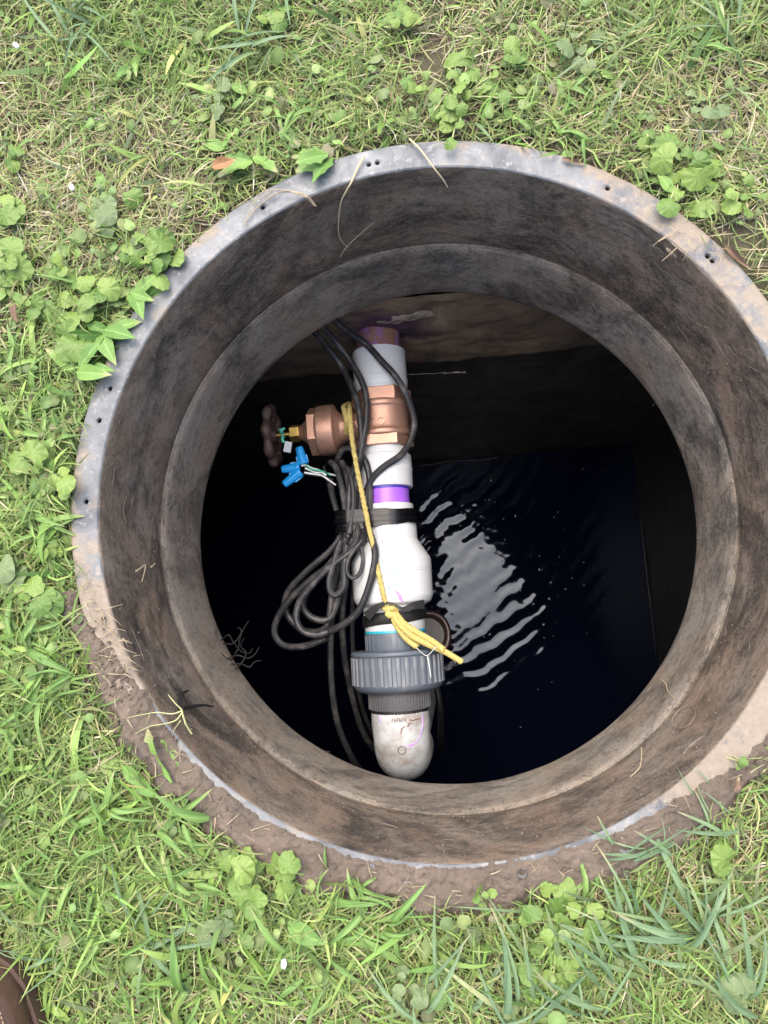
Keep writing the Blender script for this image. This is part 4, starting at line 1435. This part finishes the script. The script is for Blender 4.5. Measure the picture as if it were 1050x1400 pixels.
# long bluish blades towards the lower right
BL = [(880, 1280, 130, 90, 1.0), (720, 1380, 120, 40, .5), (1000, 1120, 40, 60, .5), (250, 60, 150, 60, .25), (970, 60, 90, 50, .5)]
x, y, px, py = scatter(30000, lambda px, py: np.clip(.015 + gauss(px, py, BL) * .30, 0, 1))
n = len(x)
c = pal(n, [(4, (.165, .240, .120)), (3, (.210, .290, .150)), (2, (.125, .200, .100)), (1, (.29, .33, .18))])
hd = np.where(py > 900, rng.normal(2.1, .75, n), rng.uniform(0, 2 * PI, n))
bg_ = blades('meadow_grass', x, y, ground_z(x, y) + rng.uniform(.002, .010, n), rng.uniform(.025, .075, n), rng.uniform(.0022, .0050, n), hd,
             rng.normal(.60, .25, n), rng.normal(.8, .35, n), rng.normal(0, .25, n), c, 'blades', 6)
tag(bg_, 'longer blue green grass blades', None, kind='stuff')


# the lawn goes on round about
n = 90000
x = rng.uniform(-1.9, 1.9, n); y = rng.uniform(-1.9, 1.9, n)
k = ~((x > -.72) & (x < .66) & (y > -.82) & (y < .74)) & (np.hypot(x, y) < 1.9)
x, y = x[k], y[k]; n = len(x)
c = pal(n, [(4, (.190, .280, .085)), (3, (.240, .330, .110)), (3, (.145, .240, .080)), (3, (.38, .34, .19)), (2, (.195, .330, .080))])
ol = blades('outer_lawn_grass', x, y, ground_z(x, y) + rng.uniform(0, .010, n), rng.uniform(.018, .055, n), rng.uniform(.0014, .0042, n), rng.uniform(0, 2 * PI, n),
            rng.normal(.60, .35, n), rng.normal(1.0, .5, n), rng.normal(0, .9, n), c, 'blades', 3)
tag(ol, 'lawn grass further away from the riser', None, kind='stuff')


# ------------------------------------------------------------------ leaves
def leaf_ivy(seed, lobes=9):
    R_ = random.Random(seed); NS_ = 36; rs = []; v = [(0, 0, 0)]; f = []
    for q, t in enumerate((.35, .7, 1.0)):
        for k in range(NS_):
            a = -PI + 2 * PI * (k + .5) / NS_
            rad = .5 * (1 - .42 * max(0, (abs(a) - 2.45) / .7) ** 1.2) * (1 + (.075 * abs(math.sin(a * lobes / 2 + .4)) if t == 1 else 0)) * (1 + .07 * math.sin(a * 2 + seed) + .05 * math.sin(a * 3 + seed * 2))
            x = rad * t * math.cos(a) * .95; y = rad * t * math.sin(a) * 1.08
            z = .16 * t * t * math.cos(a * 2 + seed * 1.7) * .6 - .10 * t * t + .025 * t * abs(math.sin(a * 4)) * .6 + .03 * math.cos(a * lobes + seed) * t * t + R_.gauss(0, .010)
            v.append((x, y, z))
    for k in range(NS_): f.append((0, 1 + k, 1 + (k + 1) % NS_))
    for q in range(2):
        a, b_ = 1 + q * NS_, 1 + (q + 1) * NS_
        for k in range(NS_): f.append((a + k, b_ + k, b_ + (k + 1) % NS_, a + (k + 1) % NS_))
    return v, f


def leaf_strip(width_fn, seed, nl=9, nw=4, fold=.25, arch=.2, side=.0, wav=.02):
    R_ = random.Random(seed); v = []; f = []
    ph = R_.random() * 6
    for i in range(nl + 1):
        t = i / nl; w = width_fn(t)
        for j in range(nw + 1):
            s = j / nw * 2 - 1
            y = s * w + side * t * t
            z = fold * abs(s) * w + arch * (t - t * t * 1.6) + wav * math.sin(t * 9 + ph + s * 2) * abs(s)
            v.append((t, y, z))
    for i in range(nl):
        for j in range(nw):
            a = i * (nw + 1) + j
            f.append((a, a + nw + 1, a + nw + 2, a + 1))
    return v, f


def mk_leaf(name, vf, mat):
    v, f = vf
    me_ = bpy.data.meshes.new(name); me_.from_pydata(v, [], f)
    uv = me_.uv_layers.new(name='UVMap')
    for l_ in me_.loops:
        p_ = me_.vertices[l_.vertex_index].co; uv.data[l_.index].uv = (p_.x, p_.y)
    me_.polygons.foreach_set('use_smooth', [True] * len(me_.polygons))
    me_.materials.append(M[mat])
    return me_


def wl_ovate(t): return .24 * math.sin(PI * min(1, t ** .75)) ** .9 * (1 - .25 * t) + .004
def wl_crab(t): return .085 * min(1, .45 + t * 3) * (1 - t ** 2.4) ** .75 + .002
def wl_thin(t): return .042 * min(1, .5 + t * 3) * (1 - t ** 2.6) ** .75 + .001
def wl_lobed(t): return (.30 * math.sin(PI * t ** .8) ** .7 * (1 - .35 * abs(math.sin(t * 9.5))) + .004)
def wl_dandelion(t): return (.05 + .17 * t * (1 if t < .86 else (1 - t) / .14)) * (.40 + .60 * ((1 - t) * 4.5 % 1)) + .004


IVY = [mk_leaf('leaf', leaf_ivy(s, 9), 'ivy_leaf') for s in range(5)]
DULL = [mk_leaf('leaf', leaf_ivy(s + 10, 7), 'dull_leaf') for s in range(3)]
CLOV = [mk_leaf('leaf', leaf_ivy(s + 20, 5), 'ivy_leaf') for s in range(2)]
OVA = [mk_leaf('leaf', leaf_strip(wl_ovate, s, 9, 6, .22, .16), 'bright_leaf') for s in range(4)]
LOB = [mk_leaf('leaf', leaf_strip(wl_lobed, s, 18, 6, .15, .12), 'bright_leaf') for s in range(3)]
DAN = [mk_leaf('leaf', leaf_strip(wl_dandelion, s, 22, 4, .2, .10), 'bright_leaf') for s in range(2)]
CRB = [mk_leaf('blade', leaf_strip(wl_crab, s, 10, 4, .35, .30 + .07 * s, .12 * (s - 2), .015), 'crab_blade') for s in range(5)]
BLU = [mk_leaf('blade', leaf_strip(wl_thin, s, 10, 2, .35, .16 + .08 * s, .10 * (s - 2), .004), 'blue_blade') for s in range(5)]
DEAD = mk_leaf('dead_leaf', leaf_strip(wl_ovate, 3, 9, 6, .5, .10, 0, .05), 'dead_leaf')

ALLSTEMS = 0


def put(me_, name, parent, loc, size, heading, pitch, roll, wid=1.0):
    o_ = bpy.data.objects.new(name, me_); COL.objects.link(o_)
    Mx = Matrix.Translation(loc) @ Matrix.Rotation(heading, 4, 'Z') @ Matrix.Rotation(-pitch, 4, 'Y') @ Matrix.Rotation(roll, 4, 'X') @ Matrix.Diagonal((size, size * wid, size, 1))
    if parent is not None:
        o_.parent = parent; o_.matrix_parent_inverse = Matrix.Identity(4)
        o_.matrix_basis = parent.matrix_basis.inverted() @ Mx
    else: o_.matrix_basis = Mx
    return o_


PXM = CAM.z / F                       # metres per photo pixel on the ground


def plant_round(label, px, py, n, size, spread, kind='ivy', group=None, seed=0, cat='weed', name='ground_ivy', aspect=1.0, zlift=.008):
    """rosette of round leaves on stalks; size and spread in photo pixels"""
    R_ = random.Random(seed + int(px * 7 + py))
    base = P(px, py, 0); base.z = -.004
    t = thing(name, label, cat, base, group)
    stems = MB()
    src = {'ivy': IVY, 'dull': DULL, 'clover': CLOV}[kind]
    n = n if n == 1 else int(n * 1.5) + 1; spread *= 1.15
    for k in range(n):
        a = 2.4 * k + R_.uniform(-.9, .9); rr = spread * math.sqrt((k + .3) / n) * R_.uniform(.75, 1.3)
        lx, ly = px + rr * math.cos(a), py + rr * math.sin(a) * aspect
        z = zlift + R_.uniform(-.004, .008) + (.005 if k < n * .4 else 0)
        q = P(lx, ly, z)
        if math.hypot(q.x, q.y) < .318: q = q * (.322 / math.hypot(q.x, q.y)); q.z = z
        sz = size * PXM * R_.choice((.45, .6, .75, .9, 1.0))
        hd_ = math.atan2(q.y - base.y, q.x - base.x) + R_.uniform(-.6, .6)
        if kind == 'clover':
            for j in range(3):
                h2 = hd_ + j * 2.09
                off = Vector((math.cos(h2), math.sin(h2), 0)) * sz * .26
                put(R_.choice(src), 'leaf', t, q + off, sz * .62, h2, R_.gauss(.05, .1), R_.gauss(0, .15))
        else:
            put(R_.choice(src), 'leaf', t, q, sz, hd_, R_.gauss(-.05, .28), R_.gauss(0, .28), R_.uniform(.75, 1.1))
        stems.tube(spline([base + Vector((R_.gauss(0, .003), R_.gauss(0, .003), 0)), (base + q) / 2 + E3 * .003, q - E3 * .001], 4), .0007, 5)
    s_ = stems.build('stems', M['pale_stem'], t); s_['kind'] = 'stuff'
    return t


def plant_blades(label, px, py, n, length, src=None, name='crabgrass', heads=None, group=None, cat='grass tuft', seed=0, lift=(.35, .2), mix_=None, size_var=(.6, 1.15)):
    """tuft of arching blades; length in photo pixels; heads: photo directions in degrees (0 right, 90 up)"""
    R_ = random.Random(seed + int(px * 3 + py * 5))
    base = P(px, py, 0); base.z = .0
    t = thing(name, label, cat, base, group)
    src = src or CRB
    sp0 = .011 if src in (CRB, BLU) else .003
    for k in range(n):
        hd_ = math.radians(R_.choice(heads) + R_.gauss(0, 30)) if heads else 2.4 * k + R_.uniform(-.5, .5)
        sz = length * PXM * R_.uniform(*size_var)
        st_ = base + Vector((R_.gauss(0, sp0), R_.gauss(0, sp0), .001 + .008 * R_.random()))
        tip = st_ + Vector((math.cos(hd_), math.sin(hd_), 0)) * sz * .85
        if math.hypot(tip.x, tip.y) < .312: sz *= .55
        put(R_.choice(src), 'blade' if src in (CRB, BLU) else 'leaf', t, st_, sz, hd_, R_.gauss(*lift), R_.gauss(0, .35), R_.uniform(.45, 1.05) if src in (CRB, BLU) else R_.uniform(.7, 1.1))
    return t


# ---- round-leaved weeds, each told apart by where it grows
G1 = 'round leaved weeds in the lawn'
for (lab, px, py, n, s, sp, kd) in [
    ('dense cluster of round scalloped leaves hugging the upper left flange edge', 203, 345, 9, 36, 32, 'ivy'),
    ('round leaved weed just below the dense cluster at upper left flange', 118, 402, 6, 34, 26, 'ivy'),
    ('pair of large pale scalloped leaves left of the flange, below round leaved cluster', 100, 450, 3, 46, 22, 'ivy'),
    ('small round leaved weed between the dense cluster and the left picture edge', 82, 368, 2, 28, 12, 'ivy'),
    ('single round leaf standing in the straw at upper left', 104, 346, 1, 30, 1, 'ivy'),
    ('single round leaf in dry straw above the dense leaf cluster', 181, 270, 1, 32, 1, 'ivy'),
    ('dull green four leaved weed in the upper left straw', 132, 288, 5, 30, 24, 'dull'),
    ('bright round leaved weed at the left picture edge below the straw', 15, 288, 4, 34, 20, 'ivy'),
    ('round leaved weed cut by the left picture edge, lower of two', 8, 358, 4, 38, 22, 'ivy'),
    ('small pale weed in bare straw at left, below single round leaf', 44, 414, 3, 24, 14, 'ivy'),
    ('tiny bright leaf cluster near the left picture edge, high in the straw', 12, 212, 3, 26, 14, 'ivy'),
    ('large cluster of round leaves growing above the rim at top centre', 633, 132, 13, 33, 46, 'ivy'),
    ('two round leaves right of the large top centre cluster', 706, 74, 3, 30, 16, 'ivy'),
    ('small leaves beside the bare soil patch at top centre', 570, 118, 3, 24, 16, 'ivy'),
    ('single round leaf left of the bare soil patch, close to the rim', 533, 164, 1, 26, 1, 'ivy'),
    ('clover tuft at the top picture edge, left of the bare soil', 545, 18, 3, 32, 20, 'clover'),
    ('round leaves at the very top edge left of centre', 385, 12, 4, 28, 24, 'ivy'),
    ('dull round leaves among wide grass blades at top left of centre', 295, 130, 4, 26, 24, 'dull'),
    ('big cluster of round leaves beside the upper right flange', 930, 232, 11, 36, 48, 'ivy'),
    ('round leaves at the right end of the upper right cluster', 1015, 265, 4, 34, 24, 'ivy'),
    ('dull round leaves in the straw above the upper right cluster', 965, 150, 3, 28, 26, 'dull'),
    ('round leaves in shade of top edge grass, right of centre', 790, 60, 4, 26, 28, 'dull'),
    ('bright round leaves left of the flange, level with the lone screw hole', 48, 632, 4, 36, 22, 'ivy'),
    ('three round leaves touching the left flange near the lone screw hole', 84, 660, 3, 28, 16, 'ivy'),
    ('large scalloped leaves among crabgrass left of the tan stained flange', 54, 818, 3, 46, 20, 'ivy'),
    ('small round leaved weed beside dark soil at the left flange', 66, 752, 4, 20, 14, 'ivy'),
    ('dull round leaf below crabgrass at left, cut by the picture edge', 14, 770, 2, 40, 16, 'dull'),
    ('round leaved weed below the muddy lower left rim, leftmost of the two', 328, 1188, 5, 32, 20, 'ivy'),
    ('round leaved weed below the muddy lower left rim, rightmost of the two', 388, 1196, 4, 28, 18, 'ivy'),
    ('yellow green leafy weed under the two round weeds at the lower left', 345, 1230, 5, 26, 20, 'ivy'),
    ('round leaves in the grass at bottom left of centre, near the white bit', 300, 1262, 3, 26, 20, 'dull'),
    ('large cluster of round leaves below the screw hole in the mud', 762, 1262, 12, 32, 44, 'ivy'),
    ('round leaves between grass blades at the bottom, under the large cluster', 742, 1335, 6, 30, 36, 'ivy'),
    ('tiny pale rosette on the mud left of the lower screw hole', 660, 1226, 4, 14, 16, 'ivy'),
    ('two lobed round leaf in the grass at lower right', 988, 1172, 2, 32, 10, 'ivy'),
    ('tiny bright sprouts on the stained lower right flange', 1002, 1036, 2, 12, 14, 'ivy'),
    ('round leaf among long blades at the bottom right corner', 1010, 1350, 3, 30, 26, 'dull'),
    ('round leaves in the bottom grass right of the broad leaf', 560, 1350, 4, 26, 30, 'dull'),
]:
    plant_round(lab, px, py, n, s, sp, kd, G1, name='clover' if kd == 'clover' else 'ground_ivy')

G2 = 'broad leaved sprouts by the rim'
for (lab, px, py, n, L_, src, hd_) in [
    ('bright pointed lobed leaves right of the orange dead leaf', 345, 222, 4, 52, LOB, (250, 290, 330, 200)),
    ('lobed leaf lying over the upper left flange beside the dry straw wisp', 448, 215, 4, 50, LOB, (215, 250, 190)),
    ('small bright leaf pair above the orange dead leaf', 312, 204, 2, 34, OVA, (170, 10)),
    ('pair of bright leaves standing alone in upper left straw', 142, 252, 2, 30, OVA, (80, 240)),
    ('tall pointed leaf sprout below the lower screw hole', 800, 1232, 4, 50, CRB, (85, 95, 60, 160)),
    ('jagged leaf sprout growing over the lower left rim', 238, 1056, 2, 70, DAN, (72, 76)),
    ('single large pointed leaf low in the grass left of bottom centre', 390, 1262, 2, 60, OVA, (20, 40)),
    ('two pointed leaves spread on the lower left mud', 176, 1050, 2, 48, OVA, (110, 0)),
    ('pointed leaf sprout at upper right flange edge inside the leaf cluster', 905, 262, 3, 34, OVA, (140, 60, 300)),
    ('pale leaf sprig in the grass at upper left', 187, 96, 2, 36, OVA, (100, 260)),
    ('single pale pointed leaf left of top centre', 338, 132, 1, 40, OVA, (150,)),
    ('leafy sprout overhanging the left flange above the screw holes', 150, 458, 6, 52, OVA, (0, 340, 300, 40, 200)),
    ('narrow leaf sprout reaching over the left flange beside twin holes', 112, 512, 5, 60, OVA, (10, 350, 200, 60)),
    ('fan of pointed leaves at the upper left rim below scalloped cluster', 185, 410, 6, 50, OVA, (300, 330, 280, 20)),
]:
    plant_blades(lab, px, py, n, L_, src, 'broadleaf_sprout', hd_, G2, 'weed', lift=(.15, .15), size_var=(.8, 1.15))

G3 = 'crabgrass tufts along the rim'
for (lab, px, py, n, L_, hd_) in [
    ('crabgrass tuft left of the flange, level with its tan stains', 62, 715, 7, 66, (10, 20, 350, 170)),
    ('crabgrass tuft at left, just above the tan stained flange corner', 60, 590, 7, 56, None),
    ('bright crabgrass tuft with broad arching blades at left below the scalloped leaves', 40, 880, 10, 72, (0, 340, 300, 100, 150)),
    ('crabgrass tuft at the left beside the muddy lower left rim', 92, 930, 9, 70, (0, 330, 30, 200)),
    ('crabgrass tuft at the left picture edge below the bright tuft', 25, 980, 8, 74, None),
    ('crabgrass tuft under the muddy lower left rim', 150, 1090, 8, 64, None),
    ('crabgrass tuft right below the jagged leaf sprout', 236, 1112, 9, 68, (0, 30, 60, 200, 330)),
    ('crabgrass tuft in the middle of the lower left grass', 120, 1165, 8, 68, None),
    ('upright crabgrass tuft at the mud edge below the pipe', 462, 1228, 8, 76, (85, 95, 60, 120, 20)),
    ('spreading crabgrass tuft at the mud edge right of the upright one', 520, 1262, 10, 70, (60, 20, 150, 340, 250)),
    ('crabgrass tuft in the lower left corner grass above the boot', 60, 1210, 8, 60, None),
    ('crabgrass tuft at bottom left near the boot tip', 140, 1300, 9, 66, None),
    ('crabgrass tuft at the bottom edge left of centre', 262, 1345, 8, 76, (90, 270, 60, 200)),
    ('crabgrass tuft at the bottom edge near centre', 440, 1335, 7, 64, None),
    ('crabgrass tuft beside the round weeds at lower left', 270, 1190, 7, 60, None),
    ('light crabgrass sprout in the turf above the top right flange', 775, 128, 6, 54, (90, 250, 300, 20)),
    ('low crabgrass by the top right flange below the light sprout', 765, 185, 7, 46, None),
    ('crabgrass in the leafy turf above the upper left rim', 395, 170, 8, 50, None),
    ('crabgrass at the left picture edge beside the flange corner', 18, 515, 6, 60, (80, 60, 100)),
    ('crabgrass tuft beside the right picture edge, upper grass clump', 960, 70, 7, 54, None),
]:
    plant_blades(lab, px, py, n, L_, CRB, 'crabgrass', hd_, G3, lift=(.22, .18))

G4 = 'blue green grass tufts'
for (lab, px, py, n, L_, hd_) in [
    ('long blue green blades reaching over the mud below the lower right rim', 880, 1165, 10, 96, (150, 130, 110, 170, 60)),
    ('blue green grass tuft right of the large round leaf cluster', 860, 1290, 10, 110, (120, 100, 140, 90)),
    ('blue green grass tuft at the lower right, below the two lobed leaf', 955, 1280, 12, 110, (130, 110, 150, 95)),
    ('blue green grass tuft in the bottom right corner', 1000, 1370, 10, 110, (120, 100, 140)),
    ('upright blue green blades at the bottom, below the large cluster', 700, 1385, 7, 130, (95, 85, 110)),
    ('upright blue green blades at bottom centre', 590, 1380, 7, 120, (80, 95, 70)),
    ('blue green blades beside the bottom right flange', 985, 1110, 8, 80, (150, 170, 120)),
    ('blue green blade tuft at the bottom between cluster and corner', 820, 1375, 8, 120, (110, 130, 90)),
    ('long dark blades fanned in the top left corner grass', 110, 45, 12, 100, None),
    ('long flat blue green blades at top left of centre', 340, 70, 8, 110, (200, 240, 30, 330)),
    ('fine upright grass clump at the upper right picture edge', 985, 25, 12, 80, (80, 100, 60, 120, 250)),
    ('blue green blades crossing the grass left of bottom centre', 210, 1290, 7, 100, (70, 40, 100)),
    ('blue green blades leaning over the boot tip at lower left', 62, 1300, 8, 76, (200, 220, 160)),
]:
    plant_blades(lab, px, py, n, L_, BLU, 'meadow_grass_tuft', hd_, G4, lift=(.30, .16), size_var=(.6, 1.1))

# ---- small ground cover leaves nobody could count
LEAFY = [(430, 140, 90, 60, 1), (640, 140, 80, 50, .8), (940, 230, 80, 50, 1), (150, 400, 80, 70, 1), (60, 650, 60, 130, 1.2), (60, 880, 60, 130, .9), (180, 350, 50, 50, .8), (340, 1220, 60, 40, .9), (760, 1280, 90, 70, 1), (780, 70, 90, 40, .5), (320, 60, 60, 50, .6), (150, 1200, 150, 130, .5), (110, 520, 60, 90, 1.0), (560, 1340, 120, 40, .6)]
x, y, px, py = scatter(15000, lambda px, py: np.clip(.07 + .62 * gauss(px, py, LEAFY), 0, 1) * (1 - np.clip(gauss(px, py, BARE), 0, .95)), .25)
n = len(x)
tmpl_v, tmpl_f = leaf_ivy(3, 6)
# coarse version: centre + one ring of 10, doubled for thickness of form
ka = np.linspace(0, 2 * PI, 10, endpoint=False)
tv = np.concatenate([[[0, 0, 0]], np.stack([.3 * np.cos(ka), .32 * np.sin(ka), .01 + 0 * ka], 1), np.stack([.5 * np.cos(ka) * (1 - .2 * (np.abs(ka - PI) < .4)), .52 * np.sin(ka), -.06 + .05 * np.cos(3 * ka)], 1)])
tf = [(0, 0, 1 + i, 1 + (i + 1) % 10) for i in range(10)]
tri = np.array([[0, 1 + i, 1 + (i + 1) % 10] for i in range(10)] + sum([[[1 + i, 11 + i, 11 + (i + 1) % 10], [1 + i, 11 + (i + 1) % 10, 1 + (i + 1) % 10]] for i in range(10)], []))
sz = .005 + .011 * rng.random(n) ** 1.5; ha = rng.uniform(0, 2 * PI, n); pt = rng.normal(0, .3, n); rl = rng.normal(0, .3, n)
asp = rng.uniform(.55, 1.1, n)
lx = tv[None, :, 0] * sz[:, None]; ly = tv[None, :, 1] * (sz * asp)[:, None]; lz = tv[None, :, 2] * sz[:, None] + lx * np.sin(pt)[:, None] + ly * np.sin(rl)[:, None]
gx = x[:, None] + lx * np.cos(ha)[:, None] - ly * np.sin(ha)[:, None]; gy = y[:, None] + lx * np.sin(ha)[:, None] + ly * np.cos(ha)[:, None]
gz = (ground_z(x, y) + rng.uniform(.004, .018, n))[:, None] + lz
v = np.stack([gx, gy, gz], 2).reshape(-1, 3)
f = (tri[None] + (np.arange(n) * len(tv))[:, None, None]).reshape(-1, 3)
c = pal(n, [(3, (.165, .265, .085)), (2, (.205, .310, .105)), (2, (.150, .205, .090)), (1, (.25, .32, .13)), (.6, (.28, .28, .15))])
cc = np.repeat(c[:, None, :], len(tv), 1)
cc[:, 0] *= 1.2; cc[:, 1:11] *= .95
gc = obj('ground_cover', np_mesh('ground_cover', v, f, cc.reshape(-1, 3)), M['blades'])
tag(gc, 'small leaves of low weeds scattered through the lawn', None, kind='stuff')

# ---- dead leaves and litter
o_ = put(DEAD, 'dead_leaf', None, P(289, 229, .022), 40 * PXM, .25, .05, .2); tag(o_, 'orange brown dead leaf lying on the upper left lawn', 'leaf')
me2 = DEAD.copy(); me2.materials[0] = M['bark_leaf']
o_ = put(me2, 'dead_leaf', None, P(20, 415, .014), 30 * PXM, -1.4, .05, .3); tag(o_, 'tan dead leaf in the straw near the left picture edge', 'leaf')
o_ = put(me2, 'dead_leaf', None, P(1004, 1082, .014), 20 * PXM, 1.3, .3, .2); tag(o_, 'small rust red leaf in grass by the lower right flange', 'leaf')
o_ = put(me2, 'dead_leaf', None, P(768, 216, .004), 34 * PXM, -.35, .0, .4, .45); tag(o_, 'curled brown leaf scrap on the top right flange', 'leaf')
o_ = put(me2, 'dead_leaf', None, P(990, 335, .004), 52 * PXM, -.85, .02, .5, .35); tag(o_, 'long red brown bark strip beside the right flange', 'bark')
for px, py, lab in ((98, 256, 'small white scrap in the upper left straw'), (388, 1318, 'small white scrap in the grass at bottom left of centre'), (22, 62, 'tiny white scrap in the top left corner straw')):
    m_ = MB(); c = P(px, py, .012)
    m_.lathe([(-.002, .0012), (-.0005, .0032), (.001, .0030), (.002, .001)], c, Vector((.3, .2, 1)), Vector((1, 0, 0)), 7, True, lambda a, t: 1 + .3 * math.sin(2 * a + px))
    o_ = m_.build('litter_scrap', M['white_bit'], smooth=False); tag(o_, lab, 'litter')

# ---- soil crumbs on the mud
mb = MB(); R4 = random.Random(9)
for k in range(800):
    th_ = math.radians(R4.uniform(197, 332)); r = soil_in(th_) + abs(R4.gauss(.012, .012)) + .002
    if R4.random() < .3: th_ = math.radians(R4.gauss(208, 5)); r = R4.uniform(.312, .36)
    s = R4.choice((.0005, .0006, .0007, .0009, .0012, .0018))
    c = Vector((r * math.cos(th_), r * math.sin(th_), .0035))
    mb.lathe([(-s, s * .4), (-s * .3, s), (s * .4, s * .9), (s * .9, s * .3)], c, Vector((R4.gauss(0, .5), R4.gauss(0, .5), 1)), Vector((1, 0, 0)), 6, True, lambda a, t: 1 + .25 * math.sin(a * 2 + k))
cr = mb.build('soil_crumbs', M['soil'], angle=60); tag(cr, 'crumbs of brown soil on the muddy rim', None, kind='stuff')

# ================================================================== BOOT
boot = thing('boot', 'brown leather boot toe standing in the grass at the lower left corner', 'boot', P(-5, 1420, .0))
bt = P(-56, 1316, .03); bd = Vector((.28, -1, 0)).normalized(); bs = Vector((1, .28, 0)).normalized()


def boot_sec(s):
    """half width, height by distance from the toe (metres)"""
    w = np.interp(s, [0, .006, .018, .035, .07, .11, .17, .24, .285, .30], [.004, .020, .032, .041, .047, .048, .038, .034, .030, .015])
    h = np.interp(s, [0, .006, .018, .035, .07, .11, .17, .24, .285, .30], [.024, .040, .049, .054, .058, .072, .105, .12, .12, .10])
    return float(w), float(h)


mb = MB(); rs = []
SS = [0, .003, .006, .012, .018, .026, .035, .042, .05, .06, .07, .08, .09, .10, .11, .125, .14, .17, .20, .24, .27, .285, .295, .30]
for s in SS:
    w, h = boot_sec(s); ring = []
    for k in range(28):
        a = 2 * PI * k / 28
        cx, sz_ = math.cos(a), math.sin(a)
        zz = .018 + (h - .018) * (abs(sz_) ** .85 if sz_ > 0 else 0) - (0 if sz_ > 0 else .004 * abs(sz_))
        xx = w * math.copysign(abs(cx) ** .75, cx)
        wr = 1 + .05 * fbm(s * 30, cx * 1.5, sz_ * 1.5, 4, 1.3) + .03 * math.sin(s * 160 + cx * 2) * (s > .05)
        ring.append(Vector((bt.x, bt.y, 0)) + bd * s + bs * xx * (1 + (wr - 1) * .4) + E3 * (zz * wr if sz_ > 0 else zz))
    rs.append(ring)
mb.rings(rs, True, True, True); mb.build('upper', M['leather'], boot, angle=70)
mb = MB(); rs = []
for s in SS:
    w, h = boot_sec(s); w += .0022
    rs.append([Vector((bt.x, bt.y, 0)) + bd * (s * 1.02 - .004) + bs * (u * w) + E3 * z for u, z in ((-1, -.004), (1, -.004), (1.02, .006), (1, .019), (-1, .019), (-1.02, .006))])
mb.rings(rs, True, True, True); mb.build('sole', M['sole'], boot, angle=40)
mb = MB(); rs = []
for k in range(7):
    z = .095 + k * .03
    rs.append([Vector((bt.x, bt.y, 0)) + bd * (.225 + .058 * math.cos(a)) + bs * (.046 * math.sin(a)) + E3 * z for a in np.linspace(0, 2 * PI, 28, endpoint=False)])
mb.rings(rs, True, True, True); mb.build('shaft', M['leather'], boot, angle=70)
# toe-cap seam with its stitches
seam = []
for k in range(25):
    t = k / 24; s = .018 + .085 * t
    w, h = boot_sec(s); u = -.15 + .55 * t
    u = .78 + .02 * t
    zz = .018 + (h - .018) * (1 - abs(u) ** 2.2) ** .43
    seam.append(Vector((bt.x, bt.y, 0)) + bd * s + bs * (u * w) + E3 * (zz + .0004))
mb = MB(); mb.tube(seam, .0012, 6); mb.build('seam', M['leather'], boot)
mb = MB()
for k in range(0, 24):
    a, b_ = seam[k], seam[k + 1]
    mb.tube([a.lerp(b_, .15) + bs * .0028 + E3 * .0002, a.lerp(b_, .75) + bs * .0028 + E3 * .0002], .0006, 5)
st_ = mb.build('stitching', M['stitch'], boot); st_['kind'] = 'stuff'
